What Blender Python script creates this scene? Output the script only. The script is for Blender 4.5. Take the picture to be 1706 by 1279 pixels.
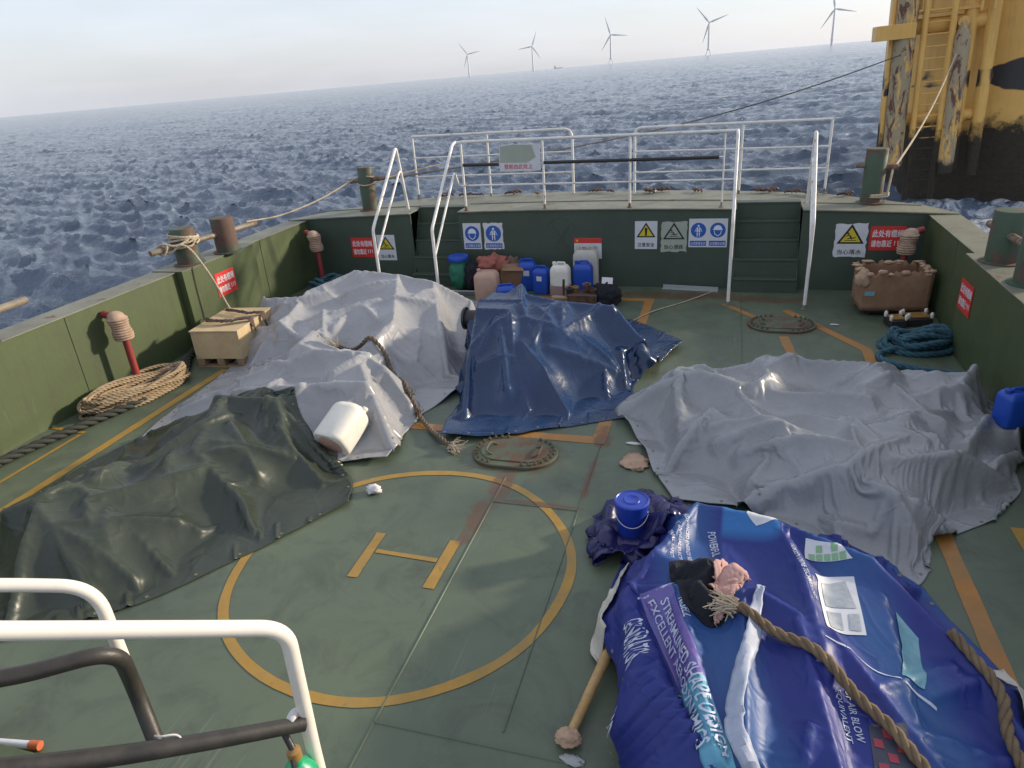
import bpy, bmesh, math, random
import numpy as np
from mathutils import Vector, Matrix
from mathutils.bvhtree import BVHTree
R_ = math.radians
PI = math.pi
for o in list(bpy.data.objects): bpy.data.objects.remove(o)
S = bpy.context.scene
COL = S.collection

# ---------------------------------------------------------------- camera
cd = bpy.data.cameras.new('camera'); cam = bpy.data.objects.new('camera', cd); COL.objects.link(cam)
cr = Vector((0.95869367, 0.27671871, -0.06582712)); cu = Vector((-0.05701704, 0.4136856, 0.90863265)); cf = Vector((-0.27866738, 0.86734709, -0.41237544))
cam.matrix_world = Matrix(((cr.x, cu.x, -cf.x, 0), (cr.y, cu.y, -cf.y, 0), (cr.z, cu.z, -cf.z, 3.3), (0, 0, 0, 1)))
cd.sensor_width = 36; cd.lens = 1159.4 / 1706 * 36; cd.clip_start = .05; cd.clip_end = 30000
S.camera = cam

# ---------------------------------------------------------------- light
SUN_EL, SUN_AZ = 17.0, 58.0            # azimuth from +y (astern) towards +x (starboard of the photo)
W = bpy.data.worlds.new('World'); S.world = W; W.use_nodes = True
nt = W.node_tree; N = nt.nodes; L = nt.links
bg = N['Background']
sky = N.new('ShaderNodeTexSky'); sky.sky_type = 'NISHITA'; sky.sun_disc = False
sky.sun_elevation = R_(SUN_EL); sky.sun_rotation = R_(SUN_AZ)
sky.air_density = 1.0; sky.dust_density = 1.2; sky.ozone_density = 2.0; sky.altitude = 0
tc = N.new('ShaderNodeTexCoord'); mp = N.new('ShaderNodeMapping'); mp.inputs['Scale'].default_value = (1, 1, 5)
nz = N.new('ShaderNodeTexNoise'); nz.inputs['Scale'].default_value = 1.6; nz.inputs['Detail'].default_value = 6; nz.inputs['Roughness'].default_value = .55
cr_ = N.new('ShaderNodeValToRGB'); cr_.color_ramp.elements[0].position = .3; cr_.color_ramp.elements[0].color = (.42, .42, .42, 1)
cr_.color_ramp.elements[1].position = .72; cr_.color_ramp.elements[1].color = (.72, .72, .72, 1)
mx = N.new('ShaderNodeMix'); mx.data_type = 'RGBA'
mx.inputs['B'].default_value = (7.5, 7.8, 8.8, 1)      # thin high overcast veiling the blue
L.new(tc.outputs['Generated'], mp.inputs['Vector']); L.new(mp.outputs[0], nz.inputs['Vector']); L.new(nz.outputs['Fac'], cr_.inputs[0])
L.new(cr_.outputs[0], mx.inputs['Factor']); L.new(sky.outputs[0], mx.inputs['A']); L.new(mx.outputs['Result'], bg.inputs['Color'])
bg.inputs['Strength'].default_value = .10
sd = bpy.data.lights.new('sun', 'SUN'); sd.energy = 3.6; sd.angle = R_(3.5); sd.color = (1, .86, .66)
sun = bpy.data.objects.new('sun', sd); COL.objects.link(sun)
sv = Vector((math.sin(R_(SUN_AZ)) * math.cos(R_(SUN_EL)), math.cos(R_(SUN_AZ)) * math.cos(R_(SUN_EL)), math.sin(R_(SUN_EL))))
sun.rotation_euler = sv.to_track_quat('Z', 'Y').to_euler()
S.view_settings.view_transform = 'Standard'; S.view_settings.look = 'None'; S.view_settings.exposure = 0.50; S.view_settings.gamma = 1
S.render.engine = 'CYCLES'

# ---------------------------------------------------------------- helpers
class MB:
    def __init__(s): s.v = []; s.f = []; s.n = 0
    def add(s, v, f):
        v = np.asarray(v, float).reshape(-1, 3); s.v.append(v)
        s.f += [tuple(i + s.n for i in q) for q in f]; s.n += len(v); return s
    def box(s, x0, x1, y0, y1, z0, z1, rz=0, piv=None):
        v = np.array([(x, y, z) for x in (x0, x1) for y in (y0, y1) for z in (z0, z1)], float)
        if rz:
            p = np.array(piv if piv else ((x0 + x1) / 2, (y0 + y1) / 2)); c, t = math.cos(rz), math.sin(rz)
            d = v[:, :2] - p; v[:, 0] = p[0] + d[:, 0] * c - d[:, 1] * t; v[:, 1] = p[1] + d[:, 0] * t + d[:, 1] * c
        return s.add(v, [(0, 1, 3, 2), (4, 6, 7, 5), (0, 4, 5, 1), (2, 3, 7, 6), (0, 2, 6, 4), (1, 5, 7, 3)])
    def prism(s, poly, z0, z1, zf=None):
        n = len(poly); zf = zf or (lambda x, y, z: z)
        v = [(x, y, zf(x, y, z0)) for x, y in poly] + [(x, y, zf(x, y, z1)) for x, y in poly]
        return s.add(v, [tuple(range(n))[::-1], tuple(range(n, 2 * n))] + [(i, (i + 1) % n, n + (i + 1) % n, n + i) for i in range(n)])
    def flat(s, poly, y=0):   # polygon in the xz plane facing -y
        return s.add([(x, y, z) for x, z in poly], [tuple(range(len(poly)))])
    def tube(s, pts, r, n=12, cap=True, closed=False):
        p = np.asarray(pts, float); m = len(p); rr = np.broadcast_to(np.asarray(r, float), (m,))
        if closed: t = np.roll(p, -1, 0) - np.roll(p, 1, 0)
        else: t = np.gradient(p, axis=0)
        t /= np.linalg.norm(t, axis=1)[:, None] + 1e-12
        a = np.cross(t[0], (0, 0, 1)); a = a if np.linalg.norm(a) > .05 else np.cross(t[0], (1, 0, 0)); a /= np.linalg.norm(a)
        th = np.arange(n) / n * 2 * PI; V = []
        for i in range(m):
            a = a - t[i] * (a @ t[i]); a /= np.linalg.norm(a) + 1e-12; b = np.cross(t[i], a)
            V.append(p[i] + rr[i] * (np.cos(th)[:, None] * a + np.sin(th)[:, None] * b))
        F = []; mm = m if closed else m - 1
        for i in range(mm):
            j = (i + 1) % m
            for k in range(n): F.append((i * n + k, i * n + (k + 1) % n, j * n + (k + 1) % n, j * n + k))
        if cap and not closed: F += [tuple(range(n))[::-1], tuple(range((m - 1) * n, m * n))]
        return s.add(np.concatenate(V), F)
    def lathe(s, prof, n=32, c=(0, 0, 0), sx=1, sy=1, axis='z', jitter=0):
        th = np.arange(n) / n * 2 * PI; V = []
        for r, z in prof:
            q = np.stack([r * np.cos(th) * sx, r * np.sin(th) * sy, np.full(n, z)], 1)
            if axis == 'x': q = q[:, [2, 0, 1]]
            if axis == 'y': q = q[:, [0, 2, 1]]
            V.append(q + np.array(c))
        F = []; m = len(prof)
        for i in range(m - 1):
            for k in range(n): F.append((i * n + k, i * n + (k + 1) % n, (i + 1) * n + (k + 1) % n, (i + 1) * n + k))
        F += [tuple(range(n))[::-1], tuple(range((m - 1) * n, m * n))]
        return s.add(np.concatenate(V), F)
    def build(s, name, m, parent=None, bevel=0, smooth=38, sub=0, seg=2):
        v = np.concatenate(s.v) if s.v else np.zeros((0, 3))
        me = bpy.data.meshes.new(name); me.from_pydata(v.tolist(), [], s.f); me.validate(); me.update()
        bm = bmesh.new(); bm.from_mesh(me); bmesh.ops.recalc_face_normals(bm, faces=bm.faces) if not getattr(s, 'keep', 0) else None; bm.to_mesh(me); bm.free()
        if smooth:
            me.polygons.foreach_set('use_smooth', [True] * len(me.polygons)); me.set_sharp_from_angle(angle=R_(smooth))
        me.materials.append(m)
        o = bpy.data.objects.new(name, me); COL.objects.link(o)
        if parent: o.parent = parent
        if bevel:
            b = o.modifiers.new('bevel', 'BEVEL'); b.width = bevel; b.segments = seg; b.limit_method = 'ANGLE'; b.angle_limit = R_(40)
        if sub:
            b = o.modifiers.new('sub', 'SUBSURF'); b.levels = sub; b.render_levels = sub
        return o

def rawmesh(name, v, quads, m, parent=None, smooth=True):
    me = bpy.data.meshes.new(name); v = np.asarray(v, np.float32); q = np.asarray(quads, np.int32)
    me.vertices.add(len(v)); me.vertices.foreach_set('co', v.ravel())
    k = q.shape[1]; me.loops.add(q.size); me.loops.foreach_set('vertex_index', q.ravel())
    me.polygons.add(len(q)); me.polygons.foreach_set('loop_start', np.arange(len(q), dtype=np.int32) * k)
    me.polygons.foreach_set('loop_total', np.full(len(q), k, np.int32)) if False else None
    me.update(calc_edges=True)
    me.polygons.foreach_set('use_smooth', [smooth] * len(q))
    me.materials.append(m); o = bpy.data.objects.new(name, me); COL.objects.link(o)
    if parent: o.parent = parent
    return o

def thing(name, label, cat, loc=(0, 0, 0), rz=0, group=None):
    o = bpy.data.objects.new(name, None); COL.objects.link(o); o.location = loc; o.rotation_euler = (0, 0, rz)
    o['label'] = label; o['category'] = cat; o.empty_display_size = .1
    if group: o['group'] = group
    return o
def tag(o, label, cat, group=None, kind=None):
    o['label'] = label; o['category'] = cat
    if group: o['group'] = group
    if kind: o['kind'] = kind
    return o
def struct(o): o['kind'] = 'structure'; return o
def dup(root, loc=None, rz=None, label=None):
    def cp(o, par):
        c = o.copy(); COL.objects.link(c)
        if par: c.parent = par
        for ch in [x for x in bpy.data.objects if x.parent == o]: cp(ch, c)
        return c
    r = cp(root, None)
    if loc is not None: r.location = loc
    if rz is not None: r.rotation_euler = (0, 0, rz)
    if label: r['label'] = label
    return r

def crom(pts, step=.05, closed=False):
    p = np.asarray(pts, float)
    if closed: q = np.vstack([p[-1], p, p[0], p[1]])
    else: q = np.vstack([2 * p[0] - p[1], p, 2 * p[-1] - p[-2]])
    out = []
    for i in range(1, len(q) - 2):
        a, b, c, d = q[i - 1], q[i], q[i + 1], q[i + 2]; k = max(2, int(np.linalg.norm(c - b) / step) + 1)
        t = (np.arange(k) / k)[:, None]
        out.append(.5 * ((2 * b) + (-a + c) * t + (2 * a - 5 * b + 4 * c - d) * t ** 2 + (-a + 3 * b - 3 * c + d) * t ** 3))
    if not closed: out.append(p[-1:])
    return np.concatenate(out)
def resamp(p, step):
    d = np.r_[0, np.cumsum(np.linalg.norm(np.diff(p, axis=0), axis=1))]; n = max(3, int(d[-1] / step)); t = np.linspace(0, d[-1], n)
    return np.stack([np.interp(t, d, p[:, k]) for k in range(3)], 1)
def bend(pts, r=.08, k=6):   # polyline with rounded corners
    p = [np.array(q, float) for q in pts]; out = [p[0]]
    for a, b, c in zip(p, p[1:], p[2:]):
        u = (a - b) / np.linalg.norm(a - b); w = (c - b) / np.linalg.norm(c - b)
        rr = min(r, np.linalg.norm(a - b) * .45, np.linalg.norm(c - b) * .45)
        s0, s1 = b + u * rr, b + w * rr
        for i in range(k + 1):
            t = i / k; out.append((1 - t) ** 2 * s0 + 2 * t * (1 - t) * b + t * t * s1)
    out.append(p[-1]); return np.array(out)

def rope_obj(name, pts, r, m, parent=None, strands=3, pitch=None, n=6, flare=0):
    """twisted rope: strands wound round the centre line"""
    pitch = pitch or r * 7; p = resamp(np.asarray(pts, float), pitch / 7); mnum = len(p)
    t = np.gradient(p, axis=0); t /= np.linalg.norm(t, axis=1)[:, None] + 1e-9
    A = np.zeros_like(p); a = np.cross(t[0], (0, 0, 1)); a = a if np.linalg.norm(a) > .05 else np.array((1., 0, 0))
    for i in range(mnum): a = a - t[i] * (a @ t[i]); a /= np.linalg.norm(a) + 1e-9; A[i] = a
    B = np.cross(t, A); ph = np.r_[0, np.cumsum(np.linalg.norm(np.diff(p, axis=0), axis=1))] / pitch * 2 * PI
    V = []; F = []; base = 0
    th = np.arange(n) / n * 2 * PI
    for s in range(strands):
        an = ph + s * 2 * PI / strands
        c = p + (A * np.cos(an)[:, None] + B * np.sin(an)[:, None]) * r * .5
        ring = c[:, None, :] + r * .56 * (A[:, None, :] * np.cos(th)[None, :, None] + B[:, None, :] * np.sin(th)[None, :, None])
        V.append(ring.reshape(-1, 3)); i = np.arange(mnum - 1)[:, None] * n; k = np.arange(n)[None, :]; k2 = (k + 1) % n
        F.append(np.stack([i + k, i + k2, i + n + k2, i + n + k], -1).reshape(-1, 4) + base); base += mnum * n
    return rawmesh(name, np.concatenate(V), np.concatenate(F), m, parent)

def frayed(mb, c, d, ln, r, cnt, seed, spread=.9):
    rnd = np.random.RandomState(seed); d = np.array(d, float); d /= np.linalg.norm(d)
    for i in range(cnt):
        w = rnd.normal(size=3) * spread; w[2] = abs(w[2]) * .5; e = d + w * .6; e /= np.linalg.norm(e); l = ln * rnd.uniform(.5, 1)
        p0 = np.array(c) + rnd.normal(size=3) * r * .4; p1 = p0 + e * l * .5; p2 = p1 + (e + rnd.normal(size=3) * .5 + (0, 0, -.4)) * l * .5
        mb.tube([p0, (p0 + p1) / 2 + rnd.normal(size=3) * .004, p1, p2], [r * .11, r * .10, r * .08, r * .04], n=4)

# ---------------------------------------------------------------- materials
def newmat(name):
    m = bpy.data.materials.new(name); m.use_nodes = True; nt = m.node_tree; return m, nt.nodes, nt.links, nt.nodes['Principled BSDF']
def nnoise(N, L, scale, detail=5, rough=.6, vec=None, dist=0):
    n = N.new('ShaderNodeTexNoise'); n.inputs['Scale'].default_value = scale; n.inputs['Detail'].default_value = detail
    n.inputs['Roughness'].default_value = rough; n.inputs['Distortion'].default_value = dist
    if vec: L.new(vec, n.inputs['Vector'])
    return n.outputs['Fac']
def ramp(N, L, fac, stops):
    r = N.new('ShaderNodeValToRGB'); e = r.color_ramp.elements
    while len(e) < len(stops): e.new(.5)
    for q, (p, c) in zip(e, stops): q.position = p; q.color = (c, c, c, 1) if isinstance(c, (int, float)) else (*c, 1)
    L.new(fac, r.inputs[0]); return r.outputs[0]
def mixc(N, L, fac, a, b, mode='MIX'):
    m = N.new('ShaderNodeMix'); m.data_type = 'RGBA'; m.blend_type = mode
    for k, v in (('Factor', fac), ('A', a), ('B', b)):
        if hasattr(v, 'links') or hasattr(v, 'is_linked'): L.new(v, m.inputs[k])
        elif isinstance(v, (int, float)): m.inputs[k].default_value = v
        else: m.inputs[k].default_value = (*v, 1)
    return m.outputs['Result']
def mth(N, L, op, a, b=0, clamp=False):
    m = N.new('ShaderNodeMath'); m.operation = op; m.use_clamp = clamp
    for i, v in enumerate((a, b)):
        if hasattr(v, 'is_linked'): L.new(v, m.inputs[i])
        else: m.inputs[i].default_value = v
    return m.outputs[0]
def bump(N, L, P, h, strength=.3, dist=.01):
    b = N.new('ShaderNodeBump'); b.inputs['Strength'].default_value = strength; b.inputs['Distance'].default_value = dist
    L.new(h, b.inputs['Height']); L.new(b.outputs[0], P.inputs['Normal']); return b
def coord(N, kind='Object'):
    return N.new('ShaderNodeTexCoord').outputs[kind]
RUST = (.095, .045, .024)
def paint(name, c, c2=None, rough=.45, scale=3, var=.6, rust=0, rscale=5, bmp=.15, dirt=.25, metal=0, spec=.5, rustc=RUST, dirtc=(.05, .045, .035), streak=0):
    m, N, L, P = newmat(name); v = coord(N); c2 = c2 or tuple(x * .7 for x in c)
    f = ramp(N, L, nnoise(N, L, scale, 6, .65, v), [(.35, 0), (.65, 1)])
    col = mixc(N, L, mth(N, L, 'MULTIPLY', f, var), c, c2)
    if dirt:
        d = ramp(N, L, nnoise(N, L, scale * 2.7, 8, .7, v, .6), [(.5, 0), (.75, 1)])
        col = mixc(N, L, mth(N, L, 'MULTIPLY', d, dirt), col, dirtc)
    if streak:
        sm = N.new('ShaderNodeMapping'); sm.inputs['Scale'].default_value = (5, 5, .45); L.new(v, sm.inputs[0]); q = ramp(N, L, nnoise(N, L, 2.2, 8, .7, sm.outputs[0]), [(.50, 0), (.72, 1)])
        col = mixc(N, L, mth(N, L, 'MULTIPLY', q, streak), col, (.055, .05, .03)); sm = N.new('ShaderNodeMapping'); sm.inputs['Scale'].default_value = (3, 3, .3); sm.inputs['Location'].default_value = (7, 3, 1); L.new(v, sm.inputs[0])
        q = ramp(N, L, nnoise(N, L, 4, 9, .75, sm.outputs[0]), [(.60, 0), (.68, 1)]); col = mixc(N, L, mth(N, L, 'MULTIPLY', q, streak), col, (.13, .135, .07))
    rg = mth(N, L, 'ADD', mth(N, L, 'MULTIPLY', f, .12), rough)
    if rust:
        r = ramp(N, L, nnoise(N, L, rscale, 9, .7, v, .3), [(.72 - rust * .4, 0), (.78 - rust * .4, 1)])
        rc = mixc(N, L, nnoise(N, L, rscale * 6, 4, .6, v), rustc, tuple(x * 1.9 for x in rustc))
        col = mixc(N, L, r, col, rc); rg = mixc(N, L, r, rg, (.85, .85, .85))
    L.new(col, P.inputs['Base Color']); L.new(rg, P.inputs['Roughness']); P.inputs['Metallic'].default_value = metal
    P.inputs['Specular IOR Level'].default_value = spec
    if bmp: bump(N, L, P, nnoise(N, L, scale * 12, 6, .6, v), bmp, .004)
    return m
def plain(name, c, rough=.6, **k): return paint(name, c, tuple(x * .82 for x in c), rough, var=.5, dirt=.12, bmp=.05, **k)

M = {}
M['bulwark'] = paint('bulwark green paint', (.072, .098, .040), (.052, .072, .032), .42, 1.3, .8, rust=.16, rscale=5, dirt=.3, streak=.5, bmp=.35)
M['stern'] = paint('stern green paint', (.052, .078, .055), (.038, .058, .042), .5, 1.3, .7, rust=.12, rscale=5, dirt=.3, streak=.25, bmp=.3)
M['platform'] = paint('platform top paint with glancing light', (.20, .20, .145), (.13, .135, .10), .5, 1.2, .8, rust=.3, rscale=3.6, dirt=.45)  # base colour lightened to paint in the glancing light on the tops
M['bollard'] = paint('bollard green paint', (.05, .085, .05), (.035, .06, .04), .5, 2, .7, rust=.62, rscale=2.4, dirt=.3, rustc=(.07, .042, .032))
M['bar'] = paint('worn bar steel', (.22, .19, .14), (.12, .10, .08), .45, 6, .8, rust=.5, rscale=5)
M['white'] = paint('white rail paint', (.78, .76, .73), (.62, .60, .55), .35, 5, .7, rust=.30, rscale=9, dirt=.25, rustc=(.3, .16, .08))
M['red'] = paint('red vent paint', (.28, .035, .03), (.2, .028, .024), .5, 6, .8, rust=.3, rscale=9)
M['wrap'] = paint('cord wrapping', (.42, .30, .22), (.28, .18, .13), .85, 14, .8)
M['rope'] = paint('manila rope', (.36, .27, .17), (.22, .155, .09), .9, 7, .8, dirt=.3)
M['ropep'] = paint('pale rope', (.55, .46, .34), (.38, .30, .21), .9, 12, .8)
M['ropeg'] = paint('dark weathered rope', (.16, .12, .085), (.09, .065, .045), .9, 18, .8, dirt=.3)
M['tow'] = paint('mooring rope', (.20, .14, .08), (.115, .08, .045), .9, 9, .8)
M['ropeb'] = paint('blue green rope', (.035, .115, .15), (.02, .06, .085), .7, 9, .8, dirt=.3)
M['ropek'] = paint('black rope', (.025, .028, .024), (.04, .045, .035), .8, 9, .8, dirt=.2)
M['black'] = paint('black rubber', (.018, .017, .018), (.035, .033, .032), .42, 6, .6, dirt=.1)
M['blue'] = paint('blue plastic', (.012, .07, .42), (.01, .055, .34), .35, 5, .5, dirt=.15, bmp=.05)
M['bucketblue'] = paint('bucket plastic', (.012, .045, .36), (.01, .035, .28), .32, 5, .5, dirt=.12, bmp=.04)
M['jug'] = paint('milky plastic', (.74, .71, .63), (.64, .60, .52), .42, 6, .6, dirt=.16, bmp=.05)
M['jug2'] = paint('pink beige plastic', (.50, .33, .25), (.40, .24, .17), .5, 4, .6, dirt=.2, bmp=.05)
M['jugw'] = paint('off white plastic', (.52, .50, .44), (.42, .40, .35), .45, 5, .6, dirt=.22, bmp=.05)
M['juice'] = plain('brown pink liquid', (.34, .22, .20), .5)
M['wood'] = paint('crate plywood', (.56, .43, .25), (.46, .34, .19), .7, 2.5, .9, dirt=.28)
M['wood2'] = paint('pallet wood', (.32, .21, .13), (.22, .14, .08), .8, 5, .9, dirt=.35)
M['card'] = paint('cardboard', (.30, .175, .10), (.22, .12, .07), .85, 4, .8, dirt=.3)
M['cardt'] = paint('torn cardboard', (.46, .31, .21), (.36, .24, .16), .9, 9, .8, dirt=.15)
M['pad'] = paint('club wood', (.52, .34, .14), (.40, .24, .09), .6, 8, .8, dirt=.4)
M['signw'] = plain('sign white', (.62, .63, .66), .4)
M['signr'] = plain('sign red', (.62, .035, .03), .4)
M['signb'] = plain('sign blue', (.015, .10, .42), .4)
M['signy'] = plain('sign yellow', (.62, .50, .03), .4)
M['ink'] = plain('black print', (.015, .015, .015), .5)
M['print'] = plain('white print', (.75, .75, .78), .5)
M['redink'] = plain('red print', (.5, .03, .06), .5)
M['paperg'] = plain('aged print', (.36, .40, .33), .6)
M['orange'] = None
M['green'] = plain('green sack', (.02, .17, .10), .6)
M['cang'] = plain('green canister paint', (.02, .34, .16), .3)
M['darkcloth'] = plain('black cloth', (.012, .013, .02), .9)
M['pink'] = plain('pink cloth', (.50, .30, .27), .9)
M['ragred'] = plain('red rag', (.35, .12, .09), .9)
M['ragbrown'] = plain('brown rag', (.16, .10, .08), .9)
M['strap'] = plain('brown webbing', (.09, .06, .05), .85)
M['mach'] = paint('machine brown', (.06, .03, .028), (.10, .06, .03), .4, 12, .9, rust=.5, rscale=12)
M['gold'] = plain('brown enamel', (.30, .17, .05), .3)
M['paper'] = plain('white paper', (.62, .60, .60), .8)
M['steel'] = plain('pale steel', (.35, .36, .36), .4)
M['manhole'] = paint('manhole paint', (.085, .11, .065), (.10, .075, .045), .55, 5, .9, rust=.56, rscale=5.5, dirt=.4, rustc=(.075, .048, .03))
M['turb'] = plain('turbine white', (.78, .78, .78), .5)
M['wire'] = plain('wire rope', (.10, .095, .09), .6)

# deck paint: worn green with rust blooms round the covers and along the seams
def deck_nodes(name, top=None, wear=0):
    m, N, L, P = newmat(name); v = coord(N)
    sep = N.new('ShaderNodeSeparateXYZ'); L.new(v, sep.inputs[0]); X, Y = sep.outputs[0], sep.outputs[1]
    n1 = ramp(N, L, nnoise(N, L, .55, 5, .6, v), [(.35, 0), (.68, 1)])
    col = mixc(N, L, n1, (.112, .142, .088), (.074, .098, .068))
    n2 = ramp(N, L, nnoise(N, L, 2.3, 9, .72, v, .8), [(.48, 0), (.72, 1)])
    col = mixc(N, L, mth(N, L, 'MULTIPLY', n2, .6), col, (.042, .046, .036))
    n3 = ramp(N, L, nnoise(N, L, 14, 8, .75, v, .4), [(.60, 0), (.70, 1)])
    col = mixc(N, L, mth(N, L, 'MULTIPLY', n3, .25), col, (.15, .16, .12))
    st = N.new('ShaderNodeMapping'); st.inputs['Scale'].default_value = (6, .7, 1); st.inputs['Rotation'].default_value = (0, 0, .5); L.new(v, st.inputs[0])
    n4 = ramp(N, L, nnoise(N, L, 3.0, 8, .7, st.outputs[0]), [(.62, 0), (.75, 1)])
    col = mixc(N, L, mth(N, L, 'MULTIPLY', n4, .5), col, (.038, .043, .036))
    for ang, sc_ in ((.9, 60), (2.2, 75)):      # scratches
        s5 = N.new('ShaderNodeMapping'); s5.inputs['Rotation'].default_value = (0, 0, ang); s5.inputs['Scale'].default_value = (sc_, 1.1, 1); L.new(v, s5.inputs[0])
        n5 = ramp(N, L, mth(N, L, 'MULTIPLY', nnoise(N, L, 1.0, 3, .5, s5.outputs[0]), nnoise(N, L, .9, 3, .5, v)), [(.40, 0), (.43, 1)]); col = mixc(N, L, mth(N, L, 'MULTIPLY', n5, .5), col, (.16, .17, .13))
    n6 = ramp(N, L, nnoise(N, L, 5.5, 12, .8, v, 1.0), [(.66, 0), (.70, 1)]); col = mixc(N, L, mth(N, L, 'MULTIPLY', n6, .55), col, (.07, .045, .028))
    if top:
        w = ramp(N, L, nnoise(N, L, 9, 9, .75, v), [(.33, 1), (.42, 0)]); w2 = ramp(N, L, nnoise(N, L, 3, 8, .75, v), [(.35, .95), (.65, .1)])
        tcol = mixc(N, L, nnoise(N, L, 5, 6, .7, v), top, tuple(x * .6 for x in top))
        f = mth(N, L, 'MAXIMUM', mth(N, L, 'MULTIPLY', w, .8), mth(N, L, 'MULTIPLY', w2, .45))
        col = mixc(N, L, f, tcol, col)
    # rust blooms: (x, y, rx, ry)
    rust = None
    for (cx, cy, rx, ry) in ((-1.76, 5.4, .62, .42), (.8, 9.2, .6, .45), (-1.73, 4.9, .13, .5), (-1.8, 4.35, .10, .5), (-1.0, 5.85, .12, .3), (-.6, 10.4, 1.6, .25), (-1.3, 4.65, .5, .05), (.6, 10.3, 1.0, .2), (-1.0, 5.1, .05, .5)):
        a = mth(N, L, 'POWER', mth(N, L, 'DIVIDE', mth(N, L, 'SUBTRACT', X, cx), rx), 2); b = mth(N, L, 'POWER', mth(N, L, 'DIVIDE', mth(N, L, 'SUBTRACT', Y, cy), ry), 2)
        q = mth(N, L, 'SUBTRACT', 1.0, mth(N, L, 'ADD', a, b), True); rust = q if rust is None else mth(N, L, 'MAXIMUM', rust, q)
    rn = nnoise(N, L, 5, 10, .75, v, .5)
    rm = ramp(N, L, mth(N, L, 'ADD', mth(N, L, 'MULTIPLY', rust, .38), rn), [(.62, 0), (.80, 1)])
    rcol = mixc(N, L, nnoise(N, L, 12, 6, .7, v), (.15, .07, .032), (.075, .042, .028))
    col = mixc(N, L, mth(N, L, 'MULTIPLY', rm, .75), col, rcol)
    L.new(col, P.inputs['Base Color'])
    L.new(ramp(N, L, nnoise(N, L, 1.7, 7, .7, v), [(.3, .36), (.7, .62)]), P.inputs['Roughness'])
    h = mth(N, L, 'ADD', mth(N, L, 'MULTIPLY', nnoise(N, L, 60, 5, .6, v), .3), nnoise(N, L, 3, 4, .5, v))
    bump(N, L, P, h, .25, .006); return m
M['deck'] = deck_nodes('deck paint')
M['orange'] = deck_nodes('deck marking orange', (.50, .21, .035))
M['yellow'] = deck_nodes('deck marking yellow', (.50, .27, .03))

def cloth_mat(name, c, c2, rough=.30, bscale=7, bs=.25, spec=.5, fold=.4):
    m, N, L, P = newmat(name); v = coord(N)
    f = ramp(N, L, nnoise(N, L, 1.6, 6, .65, v), [(.35, 0), (.68, 1)]); col = mixc(N, L, f, c, c2)
    d = ramp(N, L, nnoise(N, L, 6, 9, .75, v, .5), [(.55, 0), (.75, 1)]); col = mixc(N, L, mth(N, L, 'MULTIPLY', d, .22), col, tuple(x * .45 for x in c))
    L.new(col, P.inputs['Base Color']); L.new(ramp(N, L, nnoise(N, L, 4, 5, .6, v), [(.3, rough - .06), (.7, rough + .12)]), P.inputs['Roughness'])
    P.inputs['Specular IOR Level'].default_value = spec
    vo = N.new('ShaderNodeTexVoronoi'); vo.feature = 'DISTANCE_TO_EDGE'; vo.inputs['Scale'].default_value = 3.2
    nv = N.new('ShaderNodeTexNoise'); nv.inputs['Scale'].default_value = 2.5; L.new(v, nv.inputs['Vector'])
    L.new(mixc(N, L, .25, v, nv.outputs['Color']), vo.inputs['Vector'])
    cre = ramp(N, L, vo.outputs['Distance'], [(0, 1), (.06, 0)])
    h = mth(N, L, 'ADD', mth(N, L, 'MULTIPLY', cre, fold), nnoise(N, L, bscale, 6, .55, v, .8))
    bump(N, L, P, h, bs, .02); return m
M['grey1'] = cloth_mat('grey tarpaulin', (.33, .33, .335), (.265, .265, .275), .27)
M['grey2'] = cloth_mat('grey tarpaulin worn', (.285, .29, .30), (.225, .23, .24), .26)
M['gtarp'] = cloth_mat('dark green tarpaulin', (.038, .048, .030), (.026, .034, .025), .33)
M['btarp'] = cloth_mat('navy tarpaulin', (.009, .034, .10), (.007, .025, .075), .24, bs=.2)

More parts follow.
